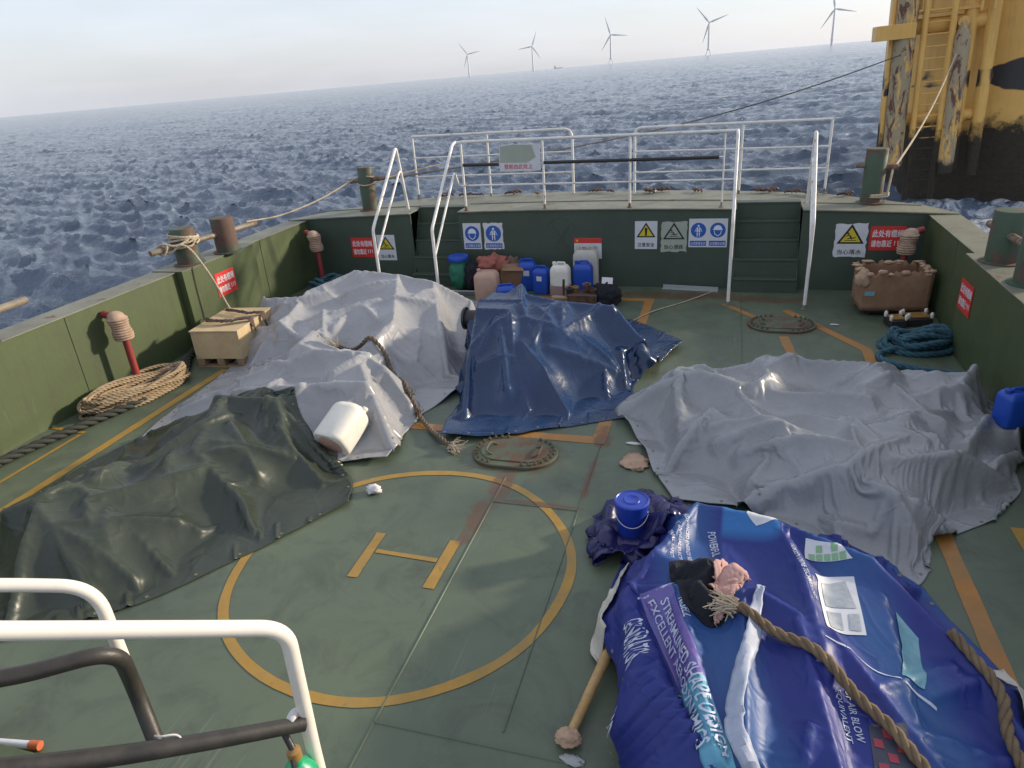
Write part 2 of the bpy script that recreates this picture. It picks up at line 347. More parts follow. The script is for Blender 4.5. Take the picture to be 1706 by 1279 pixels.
# ================================================================ SETTING
# ---- sea: the ship lies heeled by 0.88 degrees, so in the ship's axes the sea tilts by as much
HEEL = R_(-.88); SEAZ = -1.35
SEA = Matrix.Translation((0, 0, SEAZ)) @ Matrix.Rotation(HEEL, 4, 'Y')
def make_sea():
    rnd = np.random.RandomState(5)
    rings = np.exp(np.linspace(math.log(5.5), math.log(12000), 760)); A = np.concatenate([np.linspace(-1.32, 1.0, 760), np.linspace(1.03, 2 * PI - 1.35, 90)])
    rr, aa = np.meshgrid(rings, A, indexing='ij'); x = rr * np.sin(aa); y = rr * np.cos(aa); z = np.zeros_like(x); dx = np.zeros_like(x); dy = np.zeros_like(x)
    sp = np.maximum(rr * .0101, rr * .0035)
    K = 135
    for i in range(K):
        lam = .5 * (6.5 / .5) ** (rnd.rand() ** 1.1); th = R_(195) + rnd.normal() * .55; k = 2 * PI / lam
        if i >= 100: lam = 7 * (34 / 7) ** rnd.rand(); th = R_(195) + rnd.normal() * .4
        amp = .0085 * lam ** .35 * (1.1 if lam < 3.5 else .6) if lam < 6.9 else .0021 * lam ** .8; ph = rnd.rand() * 2 * PI
        kx, ky = math.sin(th) * k, math.cos(th) * k
        att = np.clip((lam / sp - 2.0) / 3, 0, 1)
        p = kx * x + ky * y + ph; grp = 1 + .45 * np.sin(.21 * kx * x - .17 * ky * y + ph * 3)
        s, c = np.sin(p), np.cos(p)
        z += att * amp * grp * c; q = .85 * amp * att * grp; dx -= q * s * kx / k; dy -= q * s * ky / k
    v = np.stack([x + dx, y + dy, z], -1).reshape(-1, 3); n, m = x.shape
    i = np.arange(n - 1)[:, None] * m; j = np.arange(m)[None, :]; j2 = (j + 1) % m
    F = np.stack([i + j, i + m + j, i + m + j2, i + j2], -1).reshape(-1, 4)
    # the disc under the ship
    mt, N, L, P = newmat('sea water'); vv = coord(N)
    P.inputs['Base Color'].default_value = (.012, .035, .06, 1); P.inputs['Roughness'].default_value = .12; P.inputs['IOR'].default_value = 1.333
    a = nnoise(N, L, 2.6, 8, .62, vv, .3); b = nnoise(N, L, .35, 9, .66, vv, .4)
    mp2 = N.new('ShaderNodeMapping'); mp2.inputs['Rotation'].default_value = (0, 0, .3); mp2.inputs['Scale'].default_value = (.10, .30, 1); L.new(vv, mp2.inputs[0])
    c = nnoise(N, L, 1.0, 10, .7, mp2.outputs[0], .3)
    b1 = N.new('ShaderNodeBump'); b1.inputs['Strength'].default_value = .5; b1.inputs['Distance'].default_value = .16; L.new(a, b1.inputs['Height'])
    b2 = N.new('ShaderNodeBump'); b2.inputs['Strength'].default_value = .5; b2.inputs['Distance'].default_value = .95; L.new(b, b2.inputs['Height']); L.new(b1.outputs[0], b2.inputs['Normal'])
    b3 = N.new('ShaderNodeBump'); b3.inputs['Strength'].default_value = .35; b3.inputs['Distance'].default_value = .9; L.new(c, b3.inputs['Height']); L.new(b2.outputs[0], b3.inputs['Normal'])
    mp4 = N.new('ShaderNodeMapping'); mp4.inputs['Rotation'].default_value = (0, 0, .2); mp4.inputs['Scale'].default_value = (.04, .20, 1); L.new(vv, mp4.inputs[0])
    b4 = N.new('ShaderNodeBump'); b4.inputs['Strength'].default_value = .4; b4.inputs['Distance'].default_value = .6; L.new(nnoise(N, L, 1.0, 4, .5, mp4.outputs[0], .3), b4.inputs['Height']); L.new(b3.outputs[0], b4.inputs['Normal'])
    L.new(b4.outputs[0], P.inputs['Normal'])
    # broken foam churned up behind the stern, thinning out with distance
    sep = N.new('ShaderNodeSeparateXYZ'); L.new(vv, sep.inputs[0])
    fx = mth(N, L, 'POWER', mth(N, L, 'DIVIDE', mth(N, L, 'SUBTRACT', sep.outputs[0], 4.5), 9), 2); fy = mth(N, L, 'POWER', mth(N, L, 'DIVIDE', mth(N, L, 'SUBTRACT', sep.outputs[1], 18), 9), 2)
    q = mth(N, L, 'SUBTRACT', 1.0, mth(N, L, 'ADD', fx, fy), True)
    fn = nnoise(N, L, 1.1, 12, .74, vv, 1.2)
    fo = ramp(N, L, mth(N, L, 'ADD', mth(N, L, 'MULTIPLY', q, .20), fn), [(.60, 0), (.74, 1)])
    col = mixc(N, L, fo, (.09, .125, .18), (.66, .69, .72)); L.new(col, P.inputs['Base Color'])
    L.new(mixc(N, L, fo, (.14, .14, .14), (.7, .7, .7)), P.inputs['Roughness'])
    o = rawmesh('sea', v, F, mt); o.matrix_world = SEA; o['kind'] = 'structure'
make_sea()

# ---- the ship
XL, XR, YW = -7.05, 2.70, 10.83           # inner faces of the bulwarks, face of the raised stern
CX = (XL + XR) / 2
def camber(x): return -.11 * ((x - CX) / 4.88) ** 2
def pz(x, y, z): return z + camber(x) * (1 if z > .5 else 0)

mb = MB(); mb.box(XL - .02, XR + .02, -3, YW + .62, -.03, 0); deck = struct(mb.build('deck', M['deck'], smooth=0))
mb = MB(); mb.prism([(XL - .36, -6), (XR + .36, -6), (XR + .36, 10.8), (1.5, 12.15), (-1.5, 12.4), (-4, 12.38), (-5.6, 12.25), (XL - .36, 10.9)], -3.5, -.035)
hull = mb.build('ship_hull', M['stern'], bevel=.03); tag(hull, 'dark green steel hull below the working deck', 'hull')

def ribbon(mb, pts, w, z=.004, closed=False):
    if not closed:
        q = []
        for a, b in zip(pts, pts[1:]):
            l = math.hypot(b[0] - a[0], b[1] - a[1]); k = max(1, int(l / .09)); q += [(a[0] + (b[0] - a[0]) * i / k, a[1] + (b[1] - a[1]) * i / k) for i in range(k)]
        pts = q + [pts[-1]]
    rq = np.random.RandomState(len(pts)); w0 = w; jit = np.convolve(rq.normal(size=len(pts) + 4), np.ones(3) / 3, 'same')[2:-2]
    p = np.array(pts, float); n = len(p); V = []
    for i in range(n):
        w = w0 * (1 + .07 * jit[i]); a = p[(i - 1) % n] if (closed or i > 0) else p[i]; b = p[(i + 1) % n] if (closed or i < n - 1) else p[i]
        if (closed or 0 < i < n - 1):
            u = (p[i] - a) / np.linalg.norm(p[i] - a); t = (b - p[i]) / np.linalg.norm(b - p[i]); d = u + t; d /= np.linalg.norm(d); nn = np.array((-d[1], d[0])); k = w / 2 / max(.4, abs(nn @ np.array((-u[1], u[0]))))
        else: d = (b - a) / np.linalg.norm(b - a); nn = np.array((-d[1], d[0])); k = w / 2
        V += [(*(p[i] + nn * k), z), (*(p[i] - nn * k), z)]
    F = [(2 * i, 2 * i + 1, (2 * i + 3) % (2 * n), (2 * i + 2) % (2 * n)) for i in range(n if closed else n - 1)]
    mb.add(V, F)
rj = random.Random(3)
mb = MB(); ribbon(mb, [(-2.16 + (1.256 + .008 * math.sin(7 * a)) * math.cos(a), 3.73 + (1.256 + .008 * math.cos(5 * a)) * math.sin(a)) for a in np.linspace(0, 2 * PI, 120, endpoint=False)], .070, closed=True)
mb.build('painted_circle', M['yellow'], deck, smooth=0)
mb = MB(); ribbon(mb, [(-2.475, 4.03), (-2.455, 3.50)], .082); ribbon(mb, [(-1.85, 4.05), (-1.855, 3.50)], .09); ribbon(mb, [(-2.415, 3.815), (-1.905, 3.80)], .045, .0041)
mb.build('painted_letter', M['yellow'], deck, smooth=0)
for nm, pts, w, mt in [('painted_line', [(-6.03, -2), (-6.04, 3.75), (-6.08, 6.85)], .105, 'yellow'), ('painted_line', [(-6.5, 1), (-6.55, 5.02)], .05, 'yellow'), ('painted_line', [(-6.53, 5.06), (-7.03, 5.1)], .05, 'yellow'),
    ('painted_line', [(1.66, -2), (1.66, 5.2), (1.70, 8.45), (.88, 9.83)], .12, 'orange'), ('painted_line', [(.92, 5), (.88, 8.0), (.80, 8.8)], .12, 'orange'), ('painted_line', [(.52, 9.45), (.06, 10.05)], .10, 'orange'),
    ('painted_line', [(2.2, 1.5), (2.2, 5.0)], .13, 'yellow'), ('painted_line', [(-3.4, 5.79), (-1.03, 5.79), (-1.0, 10.15), (-3.35, 10.15)], .13, 'orange')]:
    mb = MB(); ribbon(mb, pts, w); mb.build(nm, M[mt], deck, smooth=0)
for pts in [[(-1.73, -1), (-1.73, 5.0)], [(-1.73, 4.62), (-1.0, 4.62)], [(-1.0, 2.5), (-1.0, 5.7)], [(-5, -1), (-5, 9)], [(-1.73, 2.4), (2.7, 2.4)], [(.3, 2.4), (.3, 10.5)]]:
    mb = MB(); p = np.array(pts, float); mb.tube([(p[0][0], p[0][1], .001), (*(p[0] + p[1]) / 2, .001), (p[1][0], p[1][1], .001)], .007, 6); mb.build('weld_seam', M['deck'], deck)

# bulwarks: thick plated walls with a cap, and a bollard plinth standing a hand's breadth inboard
def bulwark(name, label, side, y0, y1, plinths):
    xi = XL if side < 0 else XR; s = side; H = 1.10
    t = thing(name, label, 'bulwark', (xi, y0, 0)); ox, oy = xi, y0
    def B(mb, x0, x1, a, b, z0, z1): mb.box(min(x0, x1) - ox, max(x0, x1) - ox, a - oy, b - oy, z0, z1)
    mb = MB(); B(mb, xi, xi + s * .34, y0, y1, -.02, H - .012); mb.build('wall_plate', M['bulwark'], t)
    mb = MB(); B(mb, xi - s * .015, xi + s * .37, y0, y1, H - .012, H); mb.build('cap_plate', M['platform'], t, bevel=.004)
    for a, b in plinths:
        mb = MB(); B(mb, xi - s * .002, xi - s * .11, a, b, 0, H); 
        mb.build('bollard_plinth', M['bulwark'], t, bevel=.008)
        mb = MB(); B(mb, xi - s * .118, xi + s * .375, a - .01, b + .01, H + .002, H + .012); mb.build('plinth_cap', M['platform'], t, bevel=.004)
    ys = np.arange(y0 + 1.3, y1, 1.85)
    for y in ys:
        if any(a - .1 < y < b + .1 for a, b in plinths): continue
        mb = MB(); mb.tube([(xi - s * .001 - ox, y - oy, .0), (xi - s * .001 - ox, y - oy, H - .02)], .008, 6); mb.build('weld_seam', M['bulwark'], t)
    return t
bulwark('bulwark', 'sunlit green steel bulwark behind the beige rope coil, open sea beyond', -1, -3, YW, [(7.5, 9.1), (3.9, 5.4)] if False else [(7.5, 9.1)])
bulwark('bulwark', 'shaded green steel bulwark beside the yellow tower and grey tarpaulin', 1, -3, YW, [(5.2, 8.65)])

# raised stern deck with two stair recesses
ST = [(-5.06, -4.2), (.17, 1.08)]
t = thing('stern_platform', 'raised green stern deck with curved edge carrying the white railings', 'platform', (CX, YW, 0))
aft = [(XR + .36, 10.85), (2.75, 11.35), (1.5, 12.15), (-.2, 12.38), (-1.5, 12.42), (-4, 12.42), (-5.6, 12.28), (-6.9, 11.5), (XL - .36, 10.85)]
def piece(x0, x1, ya, yb, z, mbx, zt=.02):
    # strip cut across x with cambered top
    xs = np.linspace(x0, x1, max(2, int((x1 - x0) / .3) + 1)); ax = [p[0] for p in aft][::-1]; ay = [p[1] for p in aft][::-1]
    V = []; F = []
    for i, x in enumerate(xs):
        ye = float(np.interp(x, ax, ay)) if yb is None else yb; c = camber(x)
        V += [(x - CX, ya - YW, z + c - zt), (x - CX, ye - YW, z + c - zt), (x - CX, ye - YW, z + c), (x - CX, ya - YW, z + c)]
    for i in range(len(xs) - 1):
        a = 4 * i; b = a + 4
        for k in range(4): F.append((a + k, a + (k + 1) % 4, b + (k + 1) % 4, b + k))
    F += [(0, 1, 2, 3), (4 * len(xs) - 4, 4 * len(xs) - 1, 4 * len(xs) - 2, 4 * len(xs) - 3)]; mbx.add(V, F)
segs = [(XL - .36, ST[0][0]), (ST[0][1], ST[1][0]), (ST[1][1], XR + .36)]
mb = MB()
for a, b in segs: piece(a, b, YW - .03, None, 1.24, mb)
for a, b in ST: piece(a, b, YW + .60, None, 1.24, mb)
mb.build('deck_plate', M['platform'], t, bevel=.004)
for a, b in segs:
    mb = MB(); a2, b2 = max(a, XL - .34), min(b, XR + .34); xs = np.linspace(a2, b2, max(2, int((b2 - a2) / .3) + 1)); V = []; F = []
    for x in xs: V += [(x - CX, 0, 0), (x - CX, 0, 1.218 + camber(x)), (x - CX, .03, 1.218 + camber(x)), (x - CX, .03, 0)]
    for i in range(len(xs) - 1):
        for k in range(4): F.append((4 * i + k, 4 * i + (k + 1) % 4, 4 * i + 4 + (k + 1) % 4, 4 * i + 4 + k))
    F += [(0, 1, 2, 3), tuple(4 * len(xs) - 4 + k for k in (0, 3, 2, 1))]; mb.add(V, F)
    mb.build('front_wall', M['stern'], t)
mb = MB()
for (x0, y0), (x1, y1) in zip(aft, aft[1:]):
    d = np.array((x1 - x0, y1 - y0)); l = np.linalg.norm(d); mb.add([(x0 - CX, y0 - YW, -.04), (x1 - CX, y1 - YW, -.04), (x1 - CX, y1 - YW, 1.22 + camber(x1)), (x0 - CX, y0 - YW, 1.22 + camber(x0))], [(0, 1, 2, 3)])
mb.build('outer_plating', M['stern'], t)
mb = MB()   # worn cross emblem faintly raised in the paint of the wall
for p in [[(-2.62, .98), (-2.35, .62)], [(-2.34, .98), (-2.62, .62)]]: mb.tube([(p[0][0] - CX, -.002, p[0][1]), (p[1][0] - CX, -.002, p[1][1])], .006, 6)
th = np.linspace(.3, 2.8, 16); mb.tube([(-2.48 - CX + .24 * math.cos(a), -.002, .86 + .24 * math.sin(a)) for a in th], .006, 6)
mb.build('weld_emblem', M['stern'], t)
mb = MB(); piece(XL - .3, ST[0][0] - .05, 11.45, 11.47, 1.252, mb, .01); piece(ST[0][1], ST[1][0], 11.45, 11.47, 1.252, mb, .01); piece(ST[1][1] + .05, XR, 11.3, 11.32, 1.252, mb, .01)
mb.build('weld_seam', M['platform'], t)
for i, (a, b) in enumerate(ST):
    s = thing('stern_stair', ['steep dark green stair recessed into the stern wall beside the red mooring sign', 'steep dark green stair recessed into the stern wall left of the torn cardboard box'][i], 'stair', ((a + b) / 2, YW, 0), group='stairs up to the stern deck'); w = (b - a) / 2
    for k in range(5):
        mb = MB(); y = -.20 + .145 * k; z = [.21, .47, .73, .98, 1.23][k]; mb.box(-w, w, y, y + .19, z - .03, z); mb.build('tread', M['stern'], s, bevel=.006)
        mb = MB(); mb.box(-w, w, y + .012, y + .03, z - .27, z - .031); mb.build('riser', M['stern'], s)
    for sx in (-1, 1):
        mb = MB(); x = sx * w; mb.prism([(-.2, 0), (.6, 0), (.6, 1.2), (.38, 1.2)], 0, .012)
        v = mb.v[0]; mb.v[0] = np.stack([x - sx * v[:, 2], v[:, 0], v[:, 1]], 1); mb.build('stringer', M['stern'], s)
    mb = MB(); mb.box(-w, w, .6, .62, 0, 1.21); mb.build('back_plate', M['stern'], s)

# ---- railings
def posts_rail(name, label, x0, loc_y, posts, rails, group=None, zb=1.24): pass
RT = .024
def rail_thing(name, label, group, base, items, m='white'):
    t = thing(name, label, 'railing', base, group=group)
    for nm, pts, r, mt in items:
        mb = MB(); mb.tube(np.array(pts, float) - np.array(base, float), r, 12); mb.build(nm, M[mt], t)
        if nm in ('post', 'handrail'):
            q = np.array(pts[0], float) - np.array(base, float); q[2] = max(q[2], 0.) if nm == 'handrail' else q[2]
            mb = MB(); mb.lathe([(r + .022, .0), (r + .022, .008), (r + .004, .016), (r + .003, .06), (r + .0005, .07)], 16, tuple(q)); mb.build('foot_plate', M['bar'], t)
    return t
yf = 10.90
zt = 2.29
posts = [-4.07, -2.74, -1.40, -.05]
it = []
for x in posts[1:-1] + [posts[0]]: it.append(('post', [(x, yf, 1.24 + camber(x)), (x, yf, zt)], .019, 'white'))
it.append(('post', [(-.05, yf, 1.23), (-.05, yf, zt - .0)], .012, 'white'))
it.append(('top_rail', bend([(-4.15, yf - .02, zt - .01), (-4.07, yf, zt), (.13, yf, zt)], .05), .023, 'white'))
it.append(('bottom_rail', [(-4.15, yf, 1.62), (.13, yf, 1.62)], .014, 'white'))
it.append(('middle_rail', [(-4.07, yf, 1.94), (-.05, yf, 1.94)], .012, 'white'))
it.append(('tape_wrap', [(-4.05, yf, 1.94), (-3.45, yf, 1.935)], .026, 'black')); it.append(('tape_wrap', [(-2.72, yf, 1.94), (-.12, yf, 1.935)], .026, 'black'))
rail_thing('guard_railing', 'white railing along the inboard edge of the stern deck with black wrapped middle rail', 'white railings of the stern deck', (-2.1, yf, 1.24), it)
yr = 12.25
rail_thing('guard_railing', 'white railing at the aft edge nearest the open sea, left of the sign board', 'white railings of the stern deck', (-4.0, yr, 1.22),
  [('post', [(x, yr, 1.2), (x, yr, zt)], .019, 'white') for x in (-5.49, -4.07)] + [('top_rail', bend([(-5.51, yr, 2.29), (-2.55, yr, 2.31), (-2.55, yr, 1.24)], .16), .022, 'white'),
   ('middle_rail', [(-5.49, yr, 1.92), (-2.55, yr, 1.94)], .014, 'white'), ('bottom_rail', [(-5.49, yr, 1.59), (-2.55, yr, 1.60)], .014, 'white')])
yr2 = 12.05
rail_thing('guard_railing', 'aft edge white railing towards the yellow tower, with rusty post feet', 'white railings of the stern deck', (0, yr2, 1.22),
  [('post', [(x, yr2, 1.2), (x, yr2, zt)], .019, 'white') for x in (.2, 1.48)] + [('top_rail', bend([(1.48, yr2, 2.29), (-1.47, yr2, 2.29), (-1.47, yr2, 1.24)], .12), .022, 'white'),
   ('middle_rail', [(-1.47, yr2, 1.92), (1.48, yr2, 1.90)], .014, 'white'), ('bottom_rail', [(-1.47, yr2, 1.59), (1.48, yr2, 1.58)], .014, 'white')])
def stair_rail(label, x, yfoot, back=True, join=False):
    base = (x, yfoot, 0)
    it = [('handrail', bend([(x, yfoot, 0), (x, yfoot, 1.2), (x, 10.74, 2.27)] + ([(x, 10.93, 1.25)] if back else [(x, 10.9, zt)]), .07 if back else .05), .024, 'white')]
    it.append(('lower_rail', bend([(x, yfoot + .01, .80), (x, 10.72, 1.86)] + ([(x, 10.83, 1.9)] if back else [(x, 10.88, 1.62)]), .06), .018, 'white'))
    return rail_thing('stair_handrail', label, 'white stair handrails', base, it)
stair_rail('white bent stair handrail outermost on the sunlit side, overlapping a triangle sign', -5.12, 9.58)
stair_rail('white bent stair handrail running into the stern railing beside the blue helmet sign', -4.15, 9.58, False)
stair_rail('white bent stair handrail beside the paired blue safety signs', .12, 9.97, False)
stair_rail('white bent stair handrail closest to the torn cardboard box', 1.13, 9.90)

# ---- bollards
def bol_post(mb, x, y, z0, h, r=.165): mb.lathe([(r + .05, z0), (r + .05, z0 + .014), (r, z0 + .02), (r, z0 + h - .012), (r - .006, z0 + h), (0.0001, z0 + h + .004)], 36, (x, y, 0))
def bollard(label, posts, z0, h, bar, group='green mooring bollards', r=.165, zb=.30):
    bx, by = posts[0]; t = thing('mooring_bollard', label, 'bollard', (bx, by, z0), group=group)
    for x, y in posts: mb = MB(); bol_post(mb, x - bx, y - by, 0, h, r); mb.build('post', M['bollard'], t)
    mb = MB(); a, b = np.array(bar[0], float), np.array(bar[1], float); a -= (bx, by, z0); b -= (bx, by, z0)
    d = (b - a) / np.linalg.norm(b - a); mb.tube([a, a + d * .006, b - d * .006, b], [.036, .04, .04, .036], 20); mb.build('cross_bar', M['bar'], t)
    return t
bollard('twin rusty green bollard on the sunlit bulwark with tan rope wound round its bar', [(-7.13, 7.9), (-7.0, 8.58)], 1.112, .50, [(-7.26, 7.38, 1.38), (-6.88, 9.2, 1.40)], r=.16)
bollard('twin bollard on the shaded bulwark in front of the yellow tower', [(2.82, 8.3), (2.84, 7.5)], 1.112, .54, [(2.78, 8.75, 1.42), (2.86, 6.9, 1.40)], r=.16)
bollard('single rust red bollard at the stern corner beside the open sea', [(-6.05, 11.35)], 1.165, .74, [(-6.38, 11.35, 1.67), (-5.66, 11.35, 1.72)], r=.135)
bollard('single dark bollard at the stern corner with pale rope leading up to the yellow tower', [(2.04, 11.4)], 1.165, .76, [(1.78, 11.4, 1.70), (2.34, 11.4, 1.66)], r=.145)
bollard('twin bollard on the sunlit bulwark with only its bar end in view', [(-7.15, 4.05), (-7.15, 4.75)], 1.10, .5, [(-7.15, 3.6, 1.38), (-7.15, 5.42, 1.38)], r=.16)

# ---- vents
def vent(label, x, y, wallx, wally):
    t = thing('vent_pipe', label, 'vent pipe', (x, y, 0), group='red vent pipes against the bulwarks')
    w = np.array((wallx, wally)); w = w / (np.linalg.norm(w) + 1e-9)
    mb = MB(); mb.tube([(0, 0, 0), (0, 0, .75)], .042, 16); mb.build('pipe', M['red'], t)
    mb = MB(); prof = [(.05, .64)]
    for k in range(9): z = .655 + k * .03; r = .098 + .008 * math.sin(k); prof += [(r, z), (r + .012, z + .010), (r + .012, z + .019), (r, z + .028)]
    prof += [(.10, .93), (.085, .965), (.05, .99), (.0001, 1.0)]
    mb.lathe(prof, 28, (w[0] * .01, w[1] * .01, 0)); v = mb.v[0]; q = (v[:, 2] - .64); v[:, 0] += w[0] * q ** 2 * .35; v[:, 1] += w[1] * q ** 2 * .35
    mb.build('wrapped_cap', M['wrap'], t)
    mb = MB(); mb.box(-.03, .03, -.03, .03, .0, .0) if False else mb.lathe([(.075, 0), (.075, .012), (.045, .014)], 20); mb.build('foot_flange', M['red'], t)
    mb = MB(); mb.tube([(w[0] * .03, w[1] * .03, .93), (w[0] * .22, w[1] * .22, .96)], .045, 14); mb.build('spigot', M['red'], t)
vent('red vent pipe with cord wrapped cap behind the beige rope coil', -6.80, 6.18, -1, 0)
vent('red vent pipe with pinkish cap above the blue rope on the sunlit side', -6.70, 10.45, -1, .3)
vent('red vent pipe with ribbed cap behind the torn cardboard box', 2.38, 10.42, 1, .5)

# ================================================================ TARPAULINS (cloth relaxed over the cargo it covers)
GX0, GX1, GY0, GY1, GS = -8.2, 4.0, 1.0, 11.6, .022
GNX, GNY = int((GX1 - GX0) / GS), int((GY1 - GY0) / GS)
gx = GX0 + (np.arange(GNX) + .5) * GS; gy = GY0 + (np.arange(GNY) + .5) * GS
GXX, GYY = np.meshgrid(gx, gy)                     # [iy, ix]
GH = np.zeros((GNY, GNX), np.float32)
def sup(Hm, items):
    for s in items:
        k = s[0]
        if k == 'b':      # box x0,x1,y0,y1,h,(rot)
            _, x0, x1, y0, y1, h, *r = s; r = r[0] if r else 0; cx, cy = (x0 + x1) / 2, (y0 + y1) / 2
            c, q = math.cos(-r), math.sin(-r); X = (GXX - cx) * c - (GYY - cy) * q; Y = (GXX - cx) * q + (GYY - cy) * c
            hh = h[0] + (X / (x1 - x0) + .5) * (h[1] - h[0]) if isinstance(h, tuple) else h
            m = (abs(X) < (x1 - x0) / 2) & (abs(Y) < (y1 - y0) / 2); Hm[m] = np.maximum(Hm[m], (hh[m] if isinstance(h, tuple) else hh))
        else:             # capsule ridge x0,y0,x1,y1,r,h0,h1
            _, x0, y0, x1, y1, r, h0, h1 = s; d = np.array((x1 - x0, y1 - y0)); l2 = max(d @ d, 1e-6)
            tt = np.clip(((GXX - x0) * d[0] + (GYY - y0) * d[1]) / l2, 0, 1); dd = np.hypot(GXX - x0 - tt * d[0], GYY - y0 - tt * d[1])
            v = (h0 + (h1 - h0) * tt) - np.maximum(dd - .012, 0) * 1.7; rr_ = min(r, .055); Hm[:] = np.where(dd < rr_, np.maximum(Hm, v), Hm)
    return Hm
def blur(A, k, it):
    for _ in range(it):
        for ax in (0, 1):
            c = np.cumsum(np.pad(A, [(k + 1, k) if a == ax else (0, 0) for a in (0, 1)], mode='edge'), axis=ax, dtype=np.float64)
            A = (np.take(c, np.arange(2 * k + 1, c.shape[ax]), ax) - np.take(c, np.arange(0, c.shape[ax] - 2 * k - 1), ax)) / (2 * k + 1)
    return A
def samp(Hm, x, y):
    u = np.clip((x - GX0) / GS - .5, 0, GNX - 1.001); v = np.clip((y - GY0) / GS - .5, 0, GNY - 1.001)
    i = u.astype(int); j = v.astype(int); a = u - i; b = v - j
    return (Hm[j, i] * (1 - a) * (1 - b) + Hm[j, i + 1] * a * (1 - b) + Hm[j + 1, i] * (1 - a) * b + Hm[j + 1, i + 1] * a * b)
def side(pts, n):
    p = np.array([(*q, 0.) for q in pts]); c = crom(p, .05) if len(p) > 2 else p
    d = np.r_[0, np.cumsum(np.linalg.norm(np.diff(c, axis=0), axis=1))]; t = np.linspace(0, d[-1], n)
    return np.stack([np.interp(t, d, c[:, 0]), np.interp(t, d, c[:, 1])], 1)
def cloth(A, B, C, D, items, n=96, m=96, slack=.05, seed=0, steps=46, iters=10, tent=6, bend_k=.04, fric=.5, hem=0.0, wr=.03, folds=22, fold_h=.05):
    """A: front side left->right, B: right side front->back, C: back side left->right, D: left side front->back (corner points shared)"""
    rnd = np.random.RandomState(seed)
    a, c = side(A, m), side(C, m); d, b = side(D, n), side(B, n)
    u = np.linspace(0, 1, m)[None, :, None]; v = np.linspace(0, 1, n)[:, None, None]
    P = (1 - v) * a[None] + v * c[None] + (1 - u) * d[:, None] + u * b[:, None] - ((1 - u) * (1 - v) * a[0] + u * (1 - v) * a[-1] + (1 - u) * v * c[0] + u * v * c[-1])
    cloth.P = P.copy(); Hs = sup(GH.copy(), items); Hb = blur(Hs, tent, 2)
    hs = samp(Hs, P[..., 0], P[..., 1]); zz = np.maximum(samp(Hb, P[..., 0], P[..., 1]), hs)
    rim = samp(GH, P[..., 0], P[..., 1]); k = int(hem * m); core = np.zeros((n, m), bool); core[1 + k:-1 - k, 1 + k:-1 - k] = True
    zz[~core] = rim[~core]
    for _ in range(900):           # taut membrane stretched from peak to peak and down to the deck
        a_ = zz.copy(); a_[1:-1, 1:-1] = (zz[:-2, 1:-1] + zz[2:, 1:-1] + zz[1:-1, :-2] + zz[1:-1, 2:]) / 4
        zz = np.where(core, np.maximum(a_, hs), zz)
    gz = np.gradient(zz); lines = []; zm = zz.max(); tries = 0
    while len(lines) < folds and tries < folds * 8:      # set folds running down from the high parts
        tries += 1; i, j = rnd.randint(4, n - 4), rnd.randint(4, m - 4)
        if zz[i, j] < zm * rnd.uniform(.25, .95): continue
        x, y = P[i, j]; e = .06; g = np.array([samp(Hb, x + e, y) - samp(Hb, x - e, y), samp(Hb, x, y + e) - samp(Hb, x, y - e)]); 
        if np.linalg.norm(g) < 1e-4: g = rnd.normal(size=2)
        g = -g / np.linalg.norm(g); a_ = rnd.normal() * .45; g = np.array((g[0] * math.cos(a_) - g[1] * math.sin(a_), g[0] * math.sin(a_) + g[1] * math.cos(a_)))
        ln_ = rnd.uniform(.35, 1.0); k_ = 7; pts_ = []
        for q in range(k_):
            xx, yy = x + g[0] * ln_ * q / (k_ - 1), y + g[1] * ln_ * q / (k_ - 1); dd_ = (P[..., 0] - xx) ** 2 + (P[..., 1] - yy) ** 2; w_ = np.unravel_index(dd_.argmin(), dd_.shape)
            if dd_[w_] > .003: break
            pts_.append((xx, yy, zz[w_] + fold_h * math.sin(PI * min(1, (q + .6) / k_)) * rnd.uniform(.7, 1.1)))
        if len(pts_) > 3: lines += [('c', p_[0], p_[1], q_[0], q_[1], .05, p_[2], q_[2]) for p_, q_ in zip(pts_, pts_[1:])] if False else [pts_]
    caps = [('c', p_[0], p_[1], q_[0], q_[1], .05, p_[2], q_[2]) for L_ in lines for p_, q_ in zip(L_, L_[1:])]
    Hs = sup(Hs, caps); hs = samp(Hs, P[..., 0], P[..., 1])
    for _ in range(250):
        a_ = zz.copy(); a_[1:-1, 1:-1] = (zz[:-2, 1:-1] + zz[2:, 1:-1] + zz[1:-1, :-2] + zz[1:-1, 2:]) / 4
        zz = np.where(core, np.maximum(a_, hs), zz)
    X = np.concatenate([P, zz[..., None]], -1)
    def smooth_noise(k):
        q = rnd.normal(size=(k, k)); ii = np.linspace(0, k - 1.001, n); jj = np.linspace(0, k - 1.001, m); i0 = ii.astype(int); j0 = jj.astype(int); fi = (ii - i0)[:, None]; fj = (jj - j0)[None]
        fi = fi * fi * (3 - 2 * fi); fj = fj * fj * (3 - 2 * fj)
        return q[i0][:, j0] * (1 - fi) * (1 - fj) + q[i0 + 1][:, j0] * fi * (1 - fj) + q[i0][:, j0 + 1] * (1 - fi) * fj + q[i0 + 1][:, j0 + 1] * fi * fj
    # rest lengths: the draped tent, a little oversize so that the sheet has to crease
    def ln(p, q): return np.linalg.norm(p - q, axis=-1)
    sl = 1 + slack * (1 + .6 * smooth_noise(6))
    g = [((slice(None), slice(0, -1)), (slice(None), slice(1, None))), ((slice(0, -1), slice(None)), (slice(1, None), slice(None))),
         ((slice(0, -1), slice(0, -1)), (slice(1, None), slice(1, None))), ((slice(0, -1), slice(1, None)), (slice(1, None), slice(0, -1))),
         ((slice(None), slice(0, -2)), (slice(None), slice(2, None))), ((slice(0, -2), slice(None)), (slice(2, None), slice(None)))]
    cons = []
